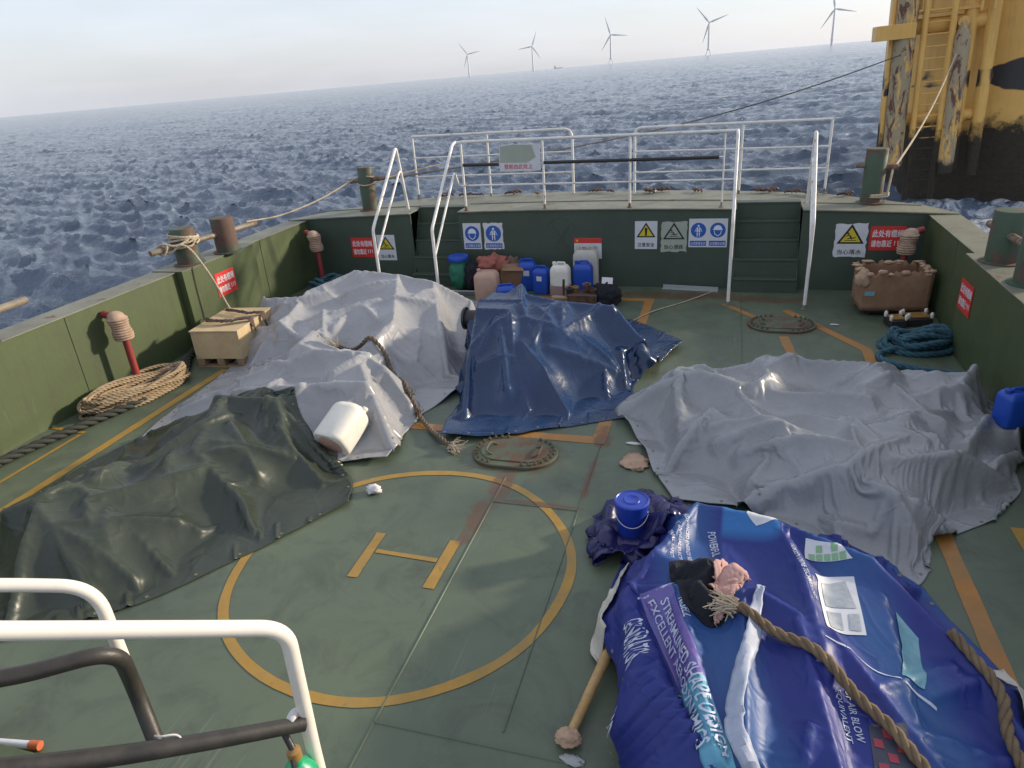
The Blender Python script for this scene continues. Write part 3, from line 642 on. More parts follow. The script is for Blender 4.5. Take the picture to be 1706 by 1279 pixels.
    for gi, (p, q) in enumerate(g):
        rest = ln(X[p], X[q]) * (sl[p] + sl[q]) / 2; ax = 1 if gi in (0, 4) else 0
        cols = 4 if gi >= 4 else 2
        for par in range(cols if gi >= 4 else 2):
            # split so that no vertex is used twice in one pass
            idx = np.arange(rest.shape[ax]); idx = idx[(idx % 4 // 2) == par] if (gi >= 4 and par < 2) else (idx[idx % 2 == par] if gi < 4 else None)
            if idx is None or len(idx) == 0: continue
            def sl_(s, off):
                r = list(np.indices(X.shape[:2])); st = tuple(s); ii = r[0][st]; jj = r[1][st]
                return (np.take(ii, idx, ax), np.take(jj, idx, ax))
            i1, j1 = sl_(p, 0); i2, j2 = sl_(q, 0); cons.append(((i1 * m + j1).ravel(), (i2 * m + j2).ravel(), np.take(rest, idx, ax).ravel(), 1.0 if gi < 2 else (.55 if gi < 4 else bend_k)))
    X = X.reshape(-1, 3); nz_ = (smooth_noise(14) + .7 * smooth_noise(28)).ravel()
    X[:, 2] += .01 + wr * np.abs(nz_) * 1.2; X[:, :2] += wr * .3 * np.stack([smooth_noise(20).ravel(), smooth_noise(20).ravel()], 1)
    V = np.zeros_like(X); dt = 1 / 40.
    for st in range(steps):
        V[:, 2] -= 9.8 * dt * .35; V *= .94; Pn = X + V * dt
        for it in range(iters):
            for ia, ib, r, k in cons:
                dd = Pn[ib] - Pn[ia]; l = np.sqrt((dd * dd).sum(1)) + 1e-9
                cr2 = (l - r) / l; 
                if k < .5: cr2 = np.where(cr2 < 0, cr2, cr2 * .3)
                dd *= (.5 * k * cr2)[:, None]; Pn[ia] += dd; Pn[ib] -= dd
            if it % 2 == 1 or it == iters - 1:
                h = samp(Hs, Pn[:, 0], Pn[:, 1]) + .012; pen = h - Pn[:, 2]; hit = pen > 0
                Pn[hit, 2] = h[hit]; Pn[hit, :2] = X[hit, :2] * fric + Pn[hit, :2] * (1 - fric)
        V = (Pn - X) / dt; sp = np.linalg.norm(V, axis=1); V *= np.minimum(1, 2.0 / (sp + 1e-9))[:, None]; X = Pn
    return X.reshape(n, m, 3)
def up2(X):
    def mid(P, ax):
        P = np.moveaxis(P, ax, 0); n = len(P); o = np.empty((2 * n - 1,) + P.shape[1:]); o[::2] = P
        q = np.concatenate([2 * P[:1] - P[1:2], P, 2 * P[-1:] - P[-2:-1]]); o[1::2] = (9 * (P[:-1] + P[1:]) - q[:-3] - q[3:]) / 16
        return np.moveaxis(o, 0, ax)
    return mid(mid(X, 0), 1)
def crumple(X, seed, amp=1.0, scales=((.62, .10), (.40, .09), (.20, .055), (.11, .035))):
    """sharp set creases: cells whose borders stand up as ridges, as in a sheet that has been folded and trodden"""
    rnd = np.random.RandomState(seed + 900); X = up2(X)
    du = np.gradient(X, axis=1); dv = np.gradient(X, axis=0); nn = np.cross(du, dv); nn /= np.linalg.norm(nn, axis=-1)[..., None] + 1e-9; nn *= np.sign(nn[..., 2:3].mean())
    n, m = X.shape[:2]; lu = np.linalg.norm(du, axis=-1).mean() * m; lv = np.linalg.norm(dv, axis=-1).mean() * n
    U, V = np.meshgrid(np.linspace(0, lu, m), np.linspace(0, lv, n)); D = np.zeros((n, m))
    for _ in range(3): nn[1:-1, 1:-1] = (nn[:-2, 1:-1] + nn[2:, 1:-1] + nn[1:-1, :-2] + nn[1:-1, 2:] + nn[1:-1, 1:-1]) / 5
    nn /= np.linalg.norm(nn, axis=-1)[..., None] + 1e-9
    for si, (sc, a) in enumerate(scales):
        k = int(lu * lv / sc ** 2) + 3; px, py = rnd.rand(k) * lu, rnd.rand(k) * lv; th = rnd.rand() * 3; st = rnd.uniform(.45, .8)
        c, s = math.cos(th), math.sin(th); best = np.full((n, m), 9.)
        wu = U + .06 * sc * np.sin(V * 9 / sc * .3); wa = (wu * c + V * s) * st; wb = -wu * s + V * c; pa, pb = (px * c + py * s) * st, -px * s + py * c
        for i in range(k): best = np.minimum(best, np.abs(wa - pa[i]) * .75 + np.abs(wb - pb[i]) * .75)
        msk = np.clip(.55 + .9 * np.sin(U * 2.1 / sc * .35 + rnd.rand() * 6) * np.cos(V * 1.7 / sc * .35 + rnd.rand() * 6), .1, 1.3)
        D += best * a * 1.6 * msk * (1, -1, 1, -1)[si]
    rim = np.minimum(np.minimum(U, lu - U), np.minimum(V, lv - V)); D *= amp * (1 + 1.1 * np.exp(-rim / .16))
    S_ = X.copy()
    for _ in range(6): S_[1:-1, 1:-1] = (S_[:-2, 1:-1] + S_[2:, 1:-1] + S_[1:-1, :-2] + S_[1:-1, 2:]) / 4
    X = X + .15 * (X - S_) + nn * D[..., None]; X[..., 2] = np.maximum(X[..., 2], .008)
    return X
def tarp(name, label, cat, X, m, under=True, thick=.006, lift=.0, amp=1.0, seed=0):
    if amp: X = crumple(X, seed or int(abs(X[0, 0, 0]) * 100), amp)
    tarp.last = X
    n, mm = X.shape[:2]; i = np.arange(n - 1)[:, None] * mm; j = np.arange(mm - 1)[None]
    F = np.stack([i + j, i + j + 1, i + mm + j + 1, i + mm + j], -1).reshape(-1, 4); c = np.array([X[..., 0].mean(), X[..., 1].mean(), 0])
    o = rawmesh(name, (X - c).reshape(-1, 3), F, m); o.location = c
    uv = o.data.uv_layers.new(name='uv'); li = np.zeros(len(o.data.loops), np.int32); o.data.loops.foreach_get('vertex_index', li)
    uv.data.foreach_set('uv', np.stack([(li % mm) / (mm - 1), (li // mm) / (n - 1)], 1).astype(np.float32).ravel())
    s = o.modifiers.new('thickness', 'SOLIDIFY'); s.thickness = thick; s.offset = 0
    # the settled sheet becomes part of what the next one lies on
    f = X.reshape(-1, 3); X2 = X.copy()
    for _ in range(1):
        a = (X2[:-1, :] + X2[1:, :]) / 2; Y = np.empty((X2.shape[0] * 2 - 1, X2.shape[1], 3)); Y[::2] = X2; Y[1::2] = a; X2 = Y
        a = (X2[:, :-1] + X2[:, 1:]) / 2; Y = np.empty((X2.shape[0], X2.shape[1] * 2 - 1, 3)); Y[:, ::2] = X2; Y[:, 1::2] = a; X2 = Y
    q = X2.reshape(-1, 3); ii = np.clip(((q[:, 0] - GX0) / GS).astype(int), 0, GNX - 1); jj = np.clip(((q[:, 1] - GY0) / GS).astype(int), 0, GNY - 1)
    T = np.zeros_like(GH); np.maximum.at(T, (jj, ii), q[:, 2].astype(np.float32)); np.maximum(GH, T, out=GH)
    if cat: tag(o, label, cat)
    return o
def eyelets(o, X, step=24, inset=3):
    n, m = X.shape[:2]; c = o.location; pr = None
    mb = MB(); mb.lathe([(.0125, 0), (.0125, .002), (.006, .003), (.0055, .0012), (.0001, .001)], 14); e0 = mb.build('eyelet', M['bar'], o)
    idx = [(inset, j) for j in range(inset, m - inset, step)] + [(n - 1 - inset, j) for j in range(inset, m - inset, step)] + [(i, inset) for i in range(inset + step, n - inset, step)] + [(i, m - 1 - inset) for i in range(inset + step, n - inset, step)]
    for k, (i, j) in enumerate(idx):
        a = Vector(X[i, j + 1] - X[i, j - 1]); b = Vector(X[i + 1, j] - X[i - 1, j]); nn = a.cross(b).normalized(); nn = nn if nn.z > 0 else -nn
        e = e0 if k == 0 else e0.copy()
        if k: COL.objects.link(e)
        e.location = Vector(X[i, j]) - c + nn * .004; e.rotation_euler = nn.to_track_quat('Z', 'Y').to_euler()
TX = {}
# bulwark as an obstacle
GH[:, gx < XL] = 1.1; GH[:, gx > XR] = 1.1
TX['back'] = cloth([(-6.0, 6.75), (-5.2, 6.5), (-4.0, 6.2), (-3.0, 5.95)], [(-3.0, 5.95), (-2.75, 6.9), (-3.05, 8.2), (-3.55, 9.9)],
    [(-6.95, 9.7), (-6.0, 10.0), (-4.8, 10.2), (-3.55, 9.9)], [(-6.0, 6.75), (-6.2, 7.5), (-6.5, 8.5), (-6.95, 9.7)],
    [('b', -5.4, -4.0, 7.6, 8.8, .42), ('b', -4.6, -3.6, 7.0, 7.8, .22), ('c', -6.27, 8.13, -5.70, 8.23, 0.16, 0.55, 0.53), ('c', -5.61, 8.30, -5.12, 8.84, 0.09, 0.60, 0.76), ('c', -5.12, 8.84, -4.36, 8.72, 0.09, 0.76, 0.74), ('c', -4.36, 8.72, -3.78, 8.53, 0.09, 0.74, 0.72), ('c', -4.34, 8.63, -3.79, 7.25, 0.06, 0.74, 0.60), ('c', -3.79, 7.25, -3.86, 6.80, 0.06, 0.60, 0.50), ('c', -5.61, 8.30, -5.35, 7.16, 0.07, 0.60, 0.50), ('c', -3.52, 7.41, -3.40, 6.90, 0.08, 0.45, 0.25), ('c', -3.78, 8.53, -3.29, 8.67, 0.08, 0.72, 0.42), ('c', -3.29, 8.67, -3.00, 7.51, 0.08, 0.42, 0.10), ('c', -3.79, 8.57, -3.21, 7.33, 0.06, 0.70, 0.40), ('c', -3.21, 7.33, -3.02, 6.95, 0.06, 0.40, 0.10), ('c', -4.80, 7.65, -4.74, 6.38, 0.08, 0.55, 0.40), ('c', -6.21, 7.67, -5.99, 7.15, 0.10, 0.50, 0.10)], seed=1, slack=.035, n=104, m=104)
o = tarp('tarpaulin', 'large light grey tarpaulin heaped between the wooden crate and the navy tarpaulin', 'tarpaulin', TX['back'], M['grey1'], amp=.35); eyelets(o, tarp.last)
TX['mid'] = cloth([(-5.75, 4.95), (-4.9, 5.1), (-4.0, 5.05), (-3.35, 4.95), (-2.9, 5.05)], [(-2.9, 5.05), (-2.95, 5.6), (-3.05, 6.1), (-3.5, 6.75)],
    [(-6.0, 6.7), (-5.3, 6.9), (-4.6, 7.0), (-3.5, 6.75)], [(-5.75, 4.95), (-5.9, 5.6), (-6.0, 6.7)],
    [('b', -4.7, -3.8, 5.75, 6.3, .32), ('c', -5.27, 6.10, -4.28, 6.31, 0.10, 0.25, 0.56), ('c', -4.28, 6.31, -3.76, 6.32, 0.10, 0.56, 0.56), ('c', -3.76, 6.32, -3.37, 6.11, 0.10, 0.56, 0.50), ('c', -3.37, 6.11, -3.01, 5.95, 0.10, 0.50, 0.12), ('c', -3.60, 6.02, -3.13, 5.44, 0.06, 0.54, 0.30), ('c', -3.13, 5.44, -2.95, 5.25, 0.06, 0.30, 0.05), ('c', -5.11, 5.83, -3.37, 5.68, 0.06, 0.25, 0.50), ('c', -4.14, 5.68, -4.13, 5.35, 0.06, 0.45, 0.20), ('c', -5.23, 6.08, -5.69, 5.59, 0.05, 0.20, 0.10)], seed=2, slack=.035, folds=16)
o = tarp('tarpaulin', 'smaller light grey tarpaulin spilling down beneath the lying white jerrycan', 'tarpaulin', TX['mid'], M['grey1'], amp=.35); eyelets(o, tarp.last)
TX['green'] = cloth([(-4.95, 2.2), (-4.3, 2.55), (-3.85, 2.9), (-3.45, 3.5), (-2.95, 4.35)], [(-2.95, 4.35), (-3.15, 4.75), (-3.9, 5.35), (-4.25, 5.75)],
    [(-6.1, 3.1), (-5.95, 4.1), (-5.75, 4.9), (-5.3, 5.7), (-4.25, 5.75)], [(-4.95, 2.2), (-5.6, 2.4), (-6.1, 3.1)],
    [('b', -4.8, -4.15, 4.7, 5.2, .28), ('c', -4.78, 5.19, -4.10, 5.20, 0.10, 0.50, 0.50), ('c', -4.09, 5.18, -3.80, 4.84, 0.07, 0.50, 0.27), ('c', -3.80, 4.84, -3.32, 4.57, 0.07, 0.27, 0.06), ('c', -4.68, 5.10, -4.42, 4.35, 0.06, 0.50, 0.38), ('c', -4.42, 4.35, -5.09, 4.35, 0.07, 0.38, 0.20), ('c', -5.09, 4.35, -5.08, 3.86, 0.07, 0.20, 0.40), ('c', -4.97, 3.55, -5.00, 3.29, 0.10, 0.50, 0.50), ('c', -5.00, 3.29, -5.20, 3.18, 0.10, 0.50, 0.45), ('c', -4.83, 3.53, -4.42, 3.46, 0.05, 0.48, 0.30), ('c', -4.42, 3.46, -3.88, 3.25, 0.05, 0.30, 0.06), ('c', -4.95, 3.25, -4.47, 3.00, 0.05, 0.50, 0.30), ('c', -4.47, 3.00, -4.19, 2.86, 0.05, 0.30, 0.08), ('c', -4.41, 4.35, -3.78, 4.06, 0.06, 0.36, 0.15), ('c', -3.78, 4.06, -3.52, 3.82, 0.06, 0.15, 0.05), ('c', -4.13, 5.12, -3.93, 4.53, 0.05, 0.45, 0.15), ('c', -4.74, 3.94, -3.92, 3.68, 0.04, 0.30, 0.10)], seed=3, slack=.035, folds=26, fold_h=.06, n=104, m=108)
o = tarp('tarpaulin', 'dark olive green tarpaulin with a bunched hem in the left foreground', 'tarpaulin', TX['green'], M['gtarp'], amp=.3); eyelets(o, tarp.last)
TX['blue'] = cloth([(-2.55, 5.55), (-2.0, 5.65), (-1.5, 5.95), (-.75, 6.35)], [(-.75, 6.35), (-.85, 7.0), (-.75, 7.5), (-.42, 8.3)],
    [(-3.15, 8.9), (-2.6, 9.2), (-1.8, 9.3), (-1.1, 9.1), (-.42, 8.3)], [(-2.55, 5.55), (-2.75, 6.6), (-3.05, 7.6), (-3.15, 8.9)],
    [('b', -2.74, -2.3, 7.3, 7.95, .76), ('b', -2.6, -1.4, 7.6, 8.4, .40), ('c', -2.77, 7.60, -2.26, 7.60, 0.10, 0.78, 0.79), ('c', -2.26, 7.60, -2.36, 8.00, 0.10, 0.79, 0.86), ('c', -2.36, 8.00, -2.94, 7.61, 0.08, 0.86, 0.50), ('c', -2.23, 7.52, -1.76, 6.58, 0.06, 0.78, 0.33), ('c', -1.76, 6.58, -1.64, 6.60, 0.06, 0.33, 0.08), ('c', -2.73, 7.48, -2.61, 6.64, 0.06, 0.78, 0.40), ('c', -2.61, 6.64, -2.47, 6.01, 0.06, 0.40, 0.06), ('c', -2.29, 7.25, -2.12, 6.70, 0.05, 0.76, 0.40), ('c', -2.12, 6.70, -1.84, 6.21, 0.05, 0.40, 0.08), ('c', -1.78, 7.66, -1.70, 7.25, 0.05, 0.76, 0.60), ('c', -2.31, 7.80, -1.81, 7.79, 0.05, 0.80, 0.72), ('c', -1.81, 7.79, -1.20, 7.75, 0.05, 0.72, 0.68), ('c', -1.20, 7.80, -0.86, 7.61, 0.05, 0.68, 0.35), ('c', -0.86, 7.61, -0.75, 7.25, 0.05, 0.35, 0.06), ('c', -0.84, 7.71, -0.64, 7.49, 0.06, 0.20, 0.15), ('c', -1.30, 7.53, -1.11, 6.76, 0.05, 0.40, 0.08)], n=120, m=104, seed=4, slack=.035, folds=18, wr=.02)
o = tarp('tarpaulin', 'glossy navy blue tarpaulin over machinery in the middle of the deck', 'tarpaulin', TX['blue'], M['btarp'], amp=.25); eyelets(o, tarp.last)
TX['right'] = cloth([(-.25, 4.9), (.3, 4.85), (.8, 4.55), (1.3, 4.15), (1.62, 4.7), (2.15, 5.15)], [(2.15, 5.15), (2.42, 5.7), (2.62, 6.5), (2.6, 7.4)],
    [(-.75, 6.9), (-.3, 7.2), (.3, 7.35), (1.4, 7.75), (2.0, 7.5), (2.6, 7.4)], [(-.25, 4.9), (-.55, 5.5), (-.85, 6.2), (-.75, 6.9)],
    [('b', 2.32, 2.56, 6.15, 6.42, .20), ('b', -.1, 1.4, 5.9, 6.8, .22), ('c', -0.38, 6.53, 0.11, 6.70, 0.10, 0.42, 0.42), ('c', 0.11, 6.70, 0.63, 7.04, 0.10, 0.42, 0.40), ('c', 0.63, 7.04, 1.47, 7.05, 0.10, 0.40, 0.42), ('c', -0.35, 6.49, -0.27, 5.76, 0.08, 0.42, 0.30), ('c', -0.27, 5.76, -0.17, 5.47, 0.08, 0.30, 0.10), ('c', 0.14, 6.43, 0.50, 5.43, 0.08, 0.44, 0.42), ('c', 0.50, 5.43, 0.71, 5.00, 0.08, 0.42, 0.30), ('c', 0.76, 5.80, 1.72, 5.57, 0.07, 0.42, 0.42), ('c', 0.39, 4.93, 0.90, 4.97, 0.08, 0.14, 0.42), ('c', 0.90, 4.97, 1.79, 5.33, 0.08, 0.42, 0.42), ('c', 2.38, 7.05, 2.2, 6.75, 0.07, 0.44, 0.40), ('c', 2.2, 6.75, 2.1, 6.0, 0.06, 0.40, 0.10), ('c', 1.47, 7.02, 1.85, 6.09, 0.10, 0.42, 0.30), ('c', 0.55, 5.43, 0.34, 5.01, 0.06, 0.34, 0.20), ('c', 0.93, 4.62, 1.45, 4.60, 0.06, 0.15, 0.08), ('c', 0.33, 6.27, 1.36, 6.33, 0.07, 0.40, 0.38), ('c', 1.85, 5.39, 2.27, 5.54, 0.06, 0.40, 0.08)], n=112, m=120, seed=5, slack=.06, folds=30, fold_h=.10, wr=.04)
o = tarp('tarpaulin', 'rumpled mid grey tarpaulin spread low between the banner and the blue rope heap', 'tarpaulin', TX['right'], M['grey2'], amp=.35); eyelets(o, tarp.last)
TX['ban'] = cloth([(-.04, 1.8), (.5, 1.7), (1.0, 1.7), (1.75, 1.8)], [(1.75, 1.8), (1.75, 3.0), (1.6, 3.7), (1.25, 4.35)],
    [(-.35, 4.75), (.1, 4.7), (.6, 4.65), (1.25, 4.35)], [(-.04, 1.8), (-.22, 2.4), (-.43, 2.88), (-.60, 3.3), (-.60, 3.8), (-.5, 4.4), (-.35, 4.75)],
    [('b', .1, 1.0, 2.2, 3.85, .44), ('c', -.07, 4.06, .42, 3.99, .05, .57, .54), ('c', .42, 3.99, .94, 3.73, .05, .54, .52), ('c', .94, 3.73, 1.3, 3.24, .05, .52, .38), ('c', 1.3, 3.24, 1.5, 2.7, .05, .38, .3), ('c', -.07, 4.06, -.22, 3.68, .05, .57, .53), ('c', -.22, 3.68, -.42, 3.2, .05, .53, .47), ('c', -.42, 3.2, -.27, 2.75, .05, .47, .45), ('c', -.27, 2.75, -.07, 2.1, .05, .45, .44), ('c', -.07, 2.1, -.02, 1.9, .05, .44, .40), ('c', -.12, 3.2, .10, 2.2, .05, .54, .52), ('c', -.42, 3.24, .3, 3.28, .05, .48, .55), ('c', .3, 3.28, .66, 3.06, .05, .55, .52), ('c', .22, 3.1, .22, 2.2, .05, .555, .54), ('c', .5, 3.1, .62, 2.1, .05, .55, .5), ('c', .66, 3.06, 1.15, 2.2, .05, .53, .42), ('c', .42, 3.99, .6, 3.5, .05, .54, .52), ('c', -.5, 4.45, -.07, 4.06, .05, .1, .5), ('c', -.36, 3.2, -.55, 3.3, .05, .48, .12)], n=116, m=108, seed=6, slack=.035, folds=12, fold_h=.02, wr=.03)
BANP = cloth.P
# ---- the printed banner tarpaulin
def banner_mat():
    m, N, L, P = newmat('banner print'); v = coord(N, 'UV'); sep = N.new('ShaderNodeSeparateXYZ'); L.new(v, sep.inputs[0]); U, V_ = sep.outputs[0], sep.outputs[1]
    n = nnoise(N, L, 2.2, 5, .6, v, .5)
    col = mixc(N, L, ramp(N, L, n, [(.35, 0), (.7, 1)]), (.014, .030, .175), (.034, .040, .22))
    sw = mth(N, L, 'ADD', mth(N, L, 'MULTIPLY', U, 1.2), mth(N, L, 'MULTIPLY', V_, .9))
    w = N.new('ShaderNodeTexWave'); w.inputs['Scale'].default_value = .75; w.inputs['Distortion'].default_value = 3.5; w.inputs['Detail'].default_value = 3; L.new(v, w.inputs['Vector'])
    col = mixc(N, L, mth(N, L, 'MULTIPLY', ramp(N, L, w.outputs['Fac'], [(.45, 0), (.95, 1)]), .75), col, (.03, .10, .26))
    nb = nnoise(N, L, 1.3, 3, .5, v); col = mixc(N, L, mth(N, L, 'MULTIPLY', ramp(N, L, nb, [(.52, 0), (.7, 1)]), .7), col, (.035, .035, .18))
    # bright printed sky panel by the top corner of the sheet
    pl = ramp(N, L, nnoise(N, L, 3.1, 9, .7, v, .9), [(.60, 0), (.66, 1)]); col = mixc(N, L, mth(N, L, 'MULTIPLY', pl, .45), col, (.10, .17, .33))
    a = ramp(N, L, V_, [(.70, 0), (.73, 1)]); b = ramp(N, L, U, [(.30, 0), (.31, 1), (.46, 1), (.47, 0)])
    e = mth(N, L, 'MULTIPLY', a, b); col = mixc(N, L, mth(N, L, 'MULTIPLY', e, .8), col, (.04, .19, .46))
    d = ramp(N, L, nnoise(N, L, 9, 9, .75, v, .5), [(.55, 0), (.75, 1)]); col = mixc(N, L, mth(N, L, 'MULTIPLY', d, .25), col, (.03, .03, .06))
    L.new(col, P.inputs['Base Color']); P.inputs['Roughness'].default_value = .46; P.inputs['Specular IOR Level'].default_value = .3
    vo = N.new('ShaderNodeTexVoronoi'); vo.feature = 'DISTANCE_TO_EDGE'; vo.inputs['Scale'].default_value = 9; L.new(mixc(N, L, .12, v, N.new('ShaderNodeTexNoise').outputs['Color']), vo.inputs['Vector']); h = mth(N, L, 'ADD', nnoise(N, L, 10, 7, .6, v, .8), mth(N, L, 'MULTIPLY', ramp(N, L, vo.outputs['Distance'], [(0, 1), (.08, 0)]), .35)); bump(N, L, P, h, .4, .02); return m
M['banner'] = banner_mat()
ban = tarp('banner_tarpaulin', 'blue printed banner sheet with white lettering heaped in the right foreground', 'tarpaulin', TX['ban'], M['banner'], amp=.25)
def bvh_of(X):
    n, m = X.shape[:2]; q = [(i * m + j, i * m + j + 1, (i + 1) * m + j + 1, (i + 1) * m + j) for i in range(n - 1) for j in range(m - 1)]
    return BVHTree.FromPolygons([tuple(p) for p in X.reshape(-1, 3)], q)
BV = bvh_of(tarp.last); BX = tarp.last; eyelets(ban, tarp.last)
def top(x, y, bv=None, z0=0.0):
    h = (bv or BV).ray_cast(Vector((x, y, 3)), Vector((0, 0, -1)))
    return (h[0].z, h[1] if h[1].z > 0 else -h[1]) if h[0] else (z0, Vector((0, 0, 1)))
bx, by = ban.location.x, ban.location.y
BP = up2(np.concatenate([BANP, np.zeros(BANP.shape[:2] + (1,))], -1)); BPV = bvh_of(BP); bm_ = BP.shape[1] - 1
BN = np.cross(np.gradient(BX, axis=1), np.gradient(BX, axis=0)); BN /= np.linalg.norm(BN, axis=-1)[..., None]; BN *= np.sign(BN[..., 2].mean())
def on_sheet(x, y):
    """a point of the print, given where it lay when the sheet was flat, carried along by the draped sheet"""
    h = BPV.find_nearest(Vector((x, y, 0))); i, j = divmod(h[2], bm_); p = np.array((x, y)); o_, a, b = BP[i, j, :2], BP[i, j + 1, :2], BP[i + 1, j, :2]
    M2 = np.stack([a - o_, b - o_], 1); u, v = np.clip(np.linalg.solve(M2, p - o_), -.2, 1.2)
    f = lambda A: A[i, j] * (1 - u) * (1 - v) + A[i, j + 1] * u * (1 - v) + A[i + 1, j] * (1 - u) * v + A[i + 1, j + 1] * u * v
    return f(BX), f(BN)
def drape_obj(name, me_v, faces, m, parent=None, lift=.007, bv=None, origin=None):
    V = []
    for x, y in me_v:
        if bv is None: q, nn = on_sheet(x, y); V.append(tuple(q + nn * lift)); continue
        z, nn = top(x, y, bv); V.append((x + nn.x * lift, y + nn.y * lift, z + nn.z * lift + .002))
    mb = MB(); o0 = origin or (bx, by, 0); mb.add(np.array(V) - np.array(o0), faces); mb.keep = 1; return mb.build(name, m, parent, smooth=60)
def drape_quad(name, A, B, C, D, m, parent=None, k=18, **kw):   # A-B bottom, D-C top
    V = []; 
    for i in range(k + 1):
        for j in range(k + 1):
            u, v = j / k, i / k; V.append(((1 - u) * (1 - v) * A[0] + u * (1 - v) * B[0] + u * v * C[0] + (1 - u) * v * D[0], (1 - u) * (1 - v) * A[1] + u * (1 - v) * B[1] + u * v * C[1] + (1 - u) * v * D[1]))
    return drape_obj(name, V, [(i * (k + 1) + j, i * (k + 1) + j + 1, (i + 1) * (k + 1) + j + 1, (i + 1) * (k + 1) + j) for i in range(k) for j in range(k)], m, parent, **kw)
_tc = {}
def text_geo(txt, res=2, off=0.):
    if (txt, res, off) in _tc: return _tc[(txt, res, off)]
    c = bpy.data.curves.new('lettering', 'FONT'); c.body = txt; c.resolution_u = res; c.fill_mode = 'BOTH'; c.offset = off
    o = bpy.data.objects.new('lettering', c); COL.objects.link(o); bpy.context.view_layer.update()
    dg = bpy.context.evaluated_depsgraph_get(); me = bpy.data.meshes.new_from_object(o.evaluated_get(dg))
    bpy.data.objects.remove(o); v = np.array([x.co[:2] for x in me.vertices]); f = [tuple(p.vertices) for p in me.polygons]
    if len(v): v = v - v.min(0)
    _tc[(txt, res, off)] = (v, f); return v, f
def text_on(name, txt, p0, p1, h, m, parent, bold=1, **kw):
    """lettering laid on the banner: runs from p0 to p1, letter height h to the left of the run"""
    v, f = text_geo(txt, 2, .010); w, hh = v[:, 0].max(), max(v[:, 1].max(), .5); d = np.array(p1, float) - p0; nrm = np.array((-d[1], d[0])) / np.linalg.norm(d)
    # subdivide long faces so that the letters follow the folds
    bm = bmesh.new(); vs = [bm.verts.new((a / w * np.linalg.norm(d), b / hh * h, 0)) for a, b in v]
    for q in f:
        try: bm.faces.new([vs[i] for i in q])
        except Exception: pass
    bmesh.ops.triangulate(bm, faces=bm.faces)
    for _ in range(3):
        es = [e for e in bm.edges if e.calc_length() > .014]
        if es: bmesh.ops.subdivide_edges(bm, edges=es, cuts=1)
    bmesh.ops.triangulate(bm, faces=bm.faces)
    bm.verts.index_update(); u = d / np.linalg.norm(d)
    P2 = [np.array(p0) + u * q.co.x + nrm * q.co.y for q in bm.verts]; F = [tuple(x.index for x in fc.verts) for fc in bm.faces]; bm.free()
    return drape_obj(name, P2, F, m, parent, **kw)
M['bprint'] = plain('banner lettering', (.50, .54, .66), .4)
M['bpanel'] = paint('banner photo panel', (.42, .45, .48), (.22, .26, .30), .4, 9, .9, dirt=.3)
M['bpale'] = paint('banner pale print', (.20, .42, .46), (.12, .28, .36), .35, 8, .9, dirt=.2)
M['bgreen'] = plain('banner green print', (.22, .42, .22), .4)
M['bcyan'] = paint('banner cyan streak', (.12, .38, .50), (.08, .26, .42), .35, 5, .9, dirt=.2)
M['bviolet'] = paint('banner violet streak', (.16, .10, .34), (.10, .12, .36), .35, 5, .9, dirt=.2)
M['bred'] = plain('banner red print', (.36, .04, .07), .4)
M['bdark'] = plain('banner charcoal print', (.05, .055, .08), .4)
M['back'] = paint('banner white backing', (.58, .54, .47), (.48, .44, .38), .5, 5, .8, dirt=.35)
drape_quad('printed_streak', (-.40, 3.2), (-.19, 3.24), (.02, 2.62), (-.18, 2.62), M['bviolet'], ban, k=60, lift=.007)
drape_quad('printed_streak', (-.18, 2.62), (.02, 2.62), (.2, 2.1), (.0, 2.1), M['bcyan'], ban, k=60, lift=.007)
text_on('lettering', 'STREAMLINED SHAPE DESIGN', (-.265, 3.15), (.095, 2.20), .054, M['bprint'], ban, lift=.019)
text_on('lettering', 'EXCELLENT AERODYNAMICS', (-.345, 3.15), (.015, 2.24), .054, M['bprint'], ban, lift=.019)
text_on('lettering', 'GENERATOR', (-.42, 3.02), (-.34, 2.76), .026, M['bprint'], ban)
text_on('lettering', 'ELECTRICITY CONSUMPTION/YEAR/UNIT', (-.33, 2.64), (-.20, 2.20), .020, M['bprint'], ban)
text_on('lettering', 'ADVANCED ENERGY RELIABLE', (-.155, 3.92), (-.075, 3.5), .026, M['bprint'], ban)
text_on('lettering', 'THE ANNUAL ELECTRICITY', (-.205, 3.88), (-.125, 3.48), .022, M['bprint'], ban)
text_on('lettering', 'NATIONAL SAFETY', (-.25, 3.84), (-.19, 3.55), .022, M['bprint'], ban)
text_on('lettering', 'POWERFUL', (.01, 3.86), (.05, 3.66), .05, M['bprint'], ban)
text_on('lettering', 'TORSEN DRIVE TECHNOLOGY', (.50, 3.76), (.60, 3.32), .030, M['bprint'], ban)
text_on('lettering', 'NISELL', (-.14, 3.12), (-.10, 2.98), .035, M['bprint'], ban)
text_on('lettering', 'OF AIR BLOW', (.70, 2.74), (.72, 2.46), .034, M['bprint'], ban)
text_on('lettering', 'EQUIVALENT', (.65, 2.72), (.67, 2.44), .032, M['bprint'], ban)
drape_quad('printed_photo', (.655, 3.12), (.85, 3.15), (.85, 3.61), (.64, 3.57), M['signw'], ban)
drape_quad('printed_photo_detail', (.675, 3.32), (.83, 3.34), (.80, 3.56), (.665, 3.50), M['bpanel'], ban, lift=.010)
drape_quad('printed_photo_detail', (.68, 3.15), (.75, 3.16), (.75, 3.29), (.675, 3.28), M['bpanel'], ban, lift=.010)
drape_quad('printed_photo_detail', (.78, 3.17), (.83, 3.17), (.835, 3.30), (.785, 3.29), M['bpanel'], ban, lift=.010)
drape_quad('printed_panel', (.60, 3.70), (.86, 3.74), (.80, 3.82), (.61, 3.86), M['signw'], ban)
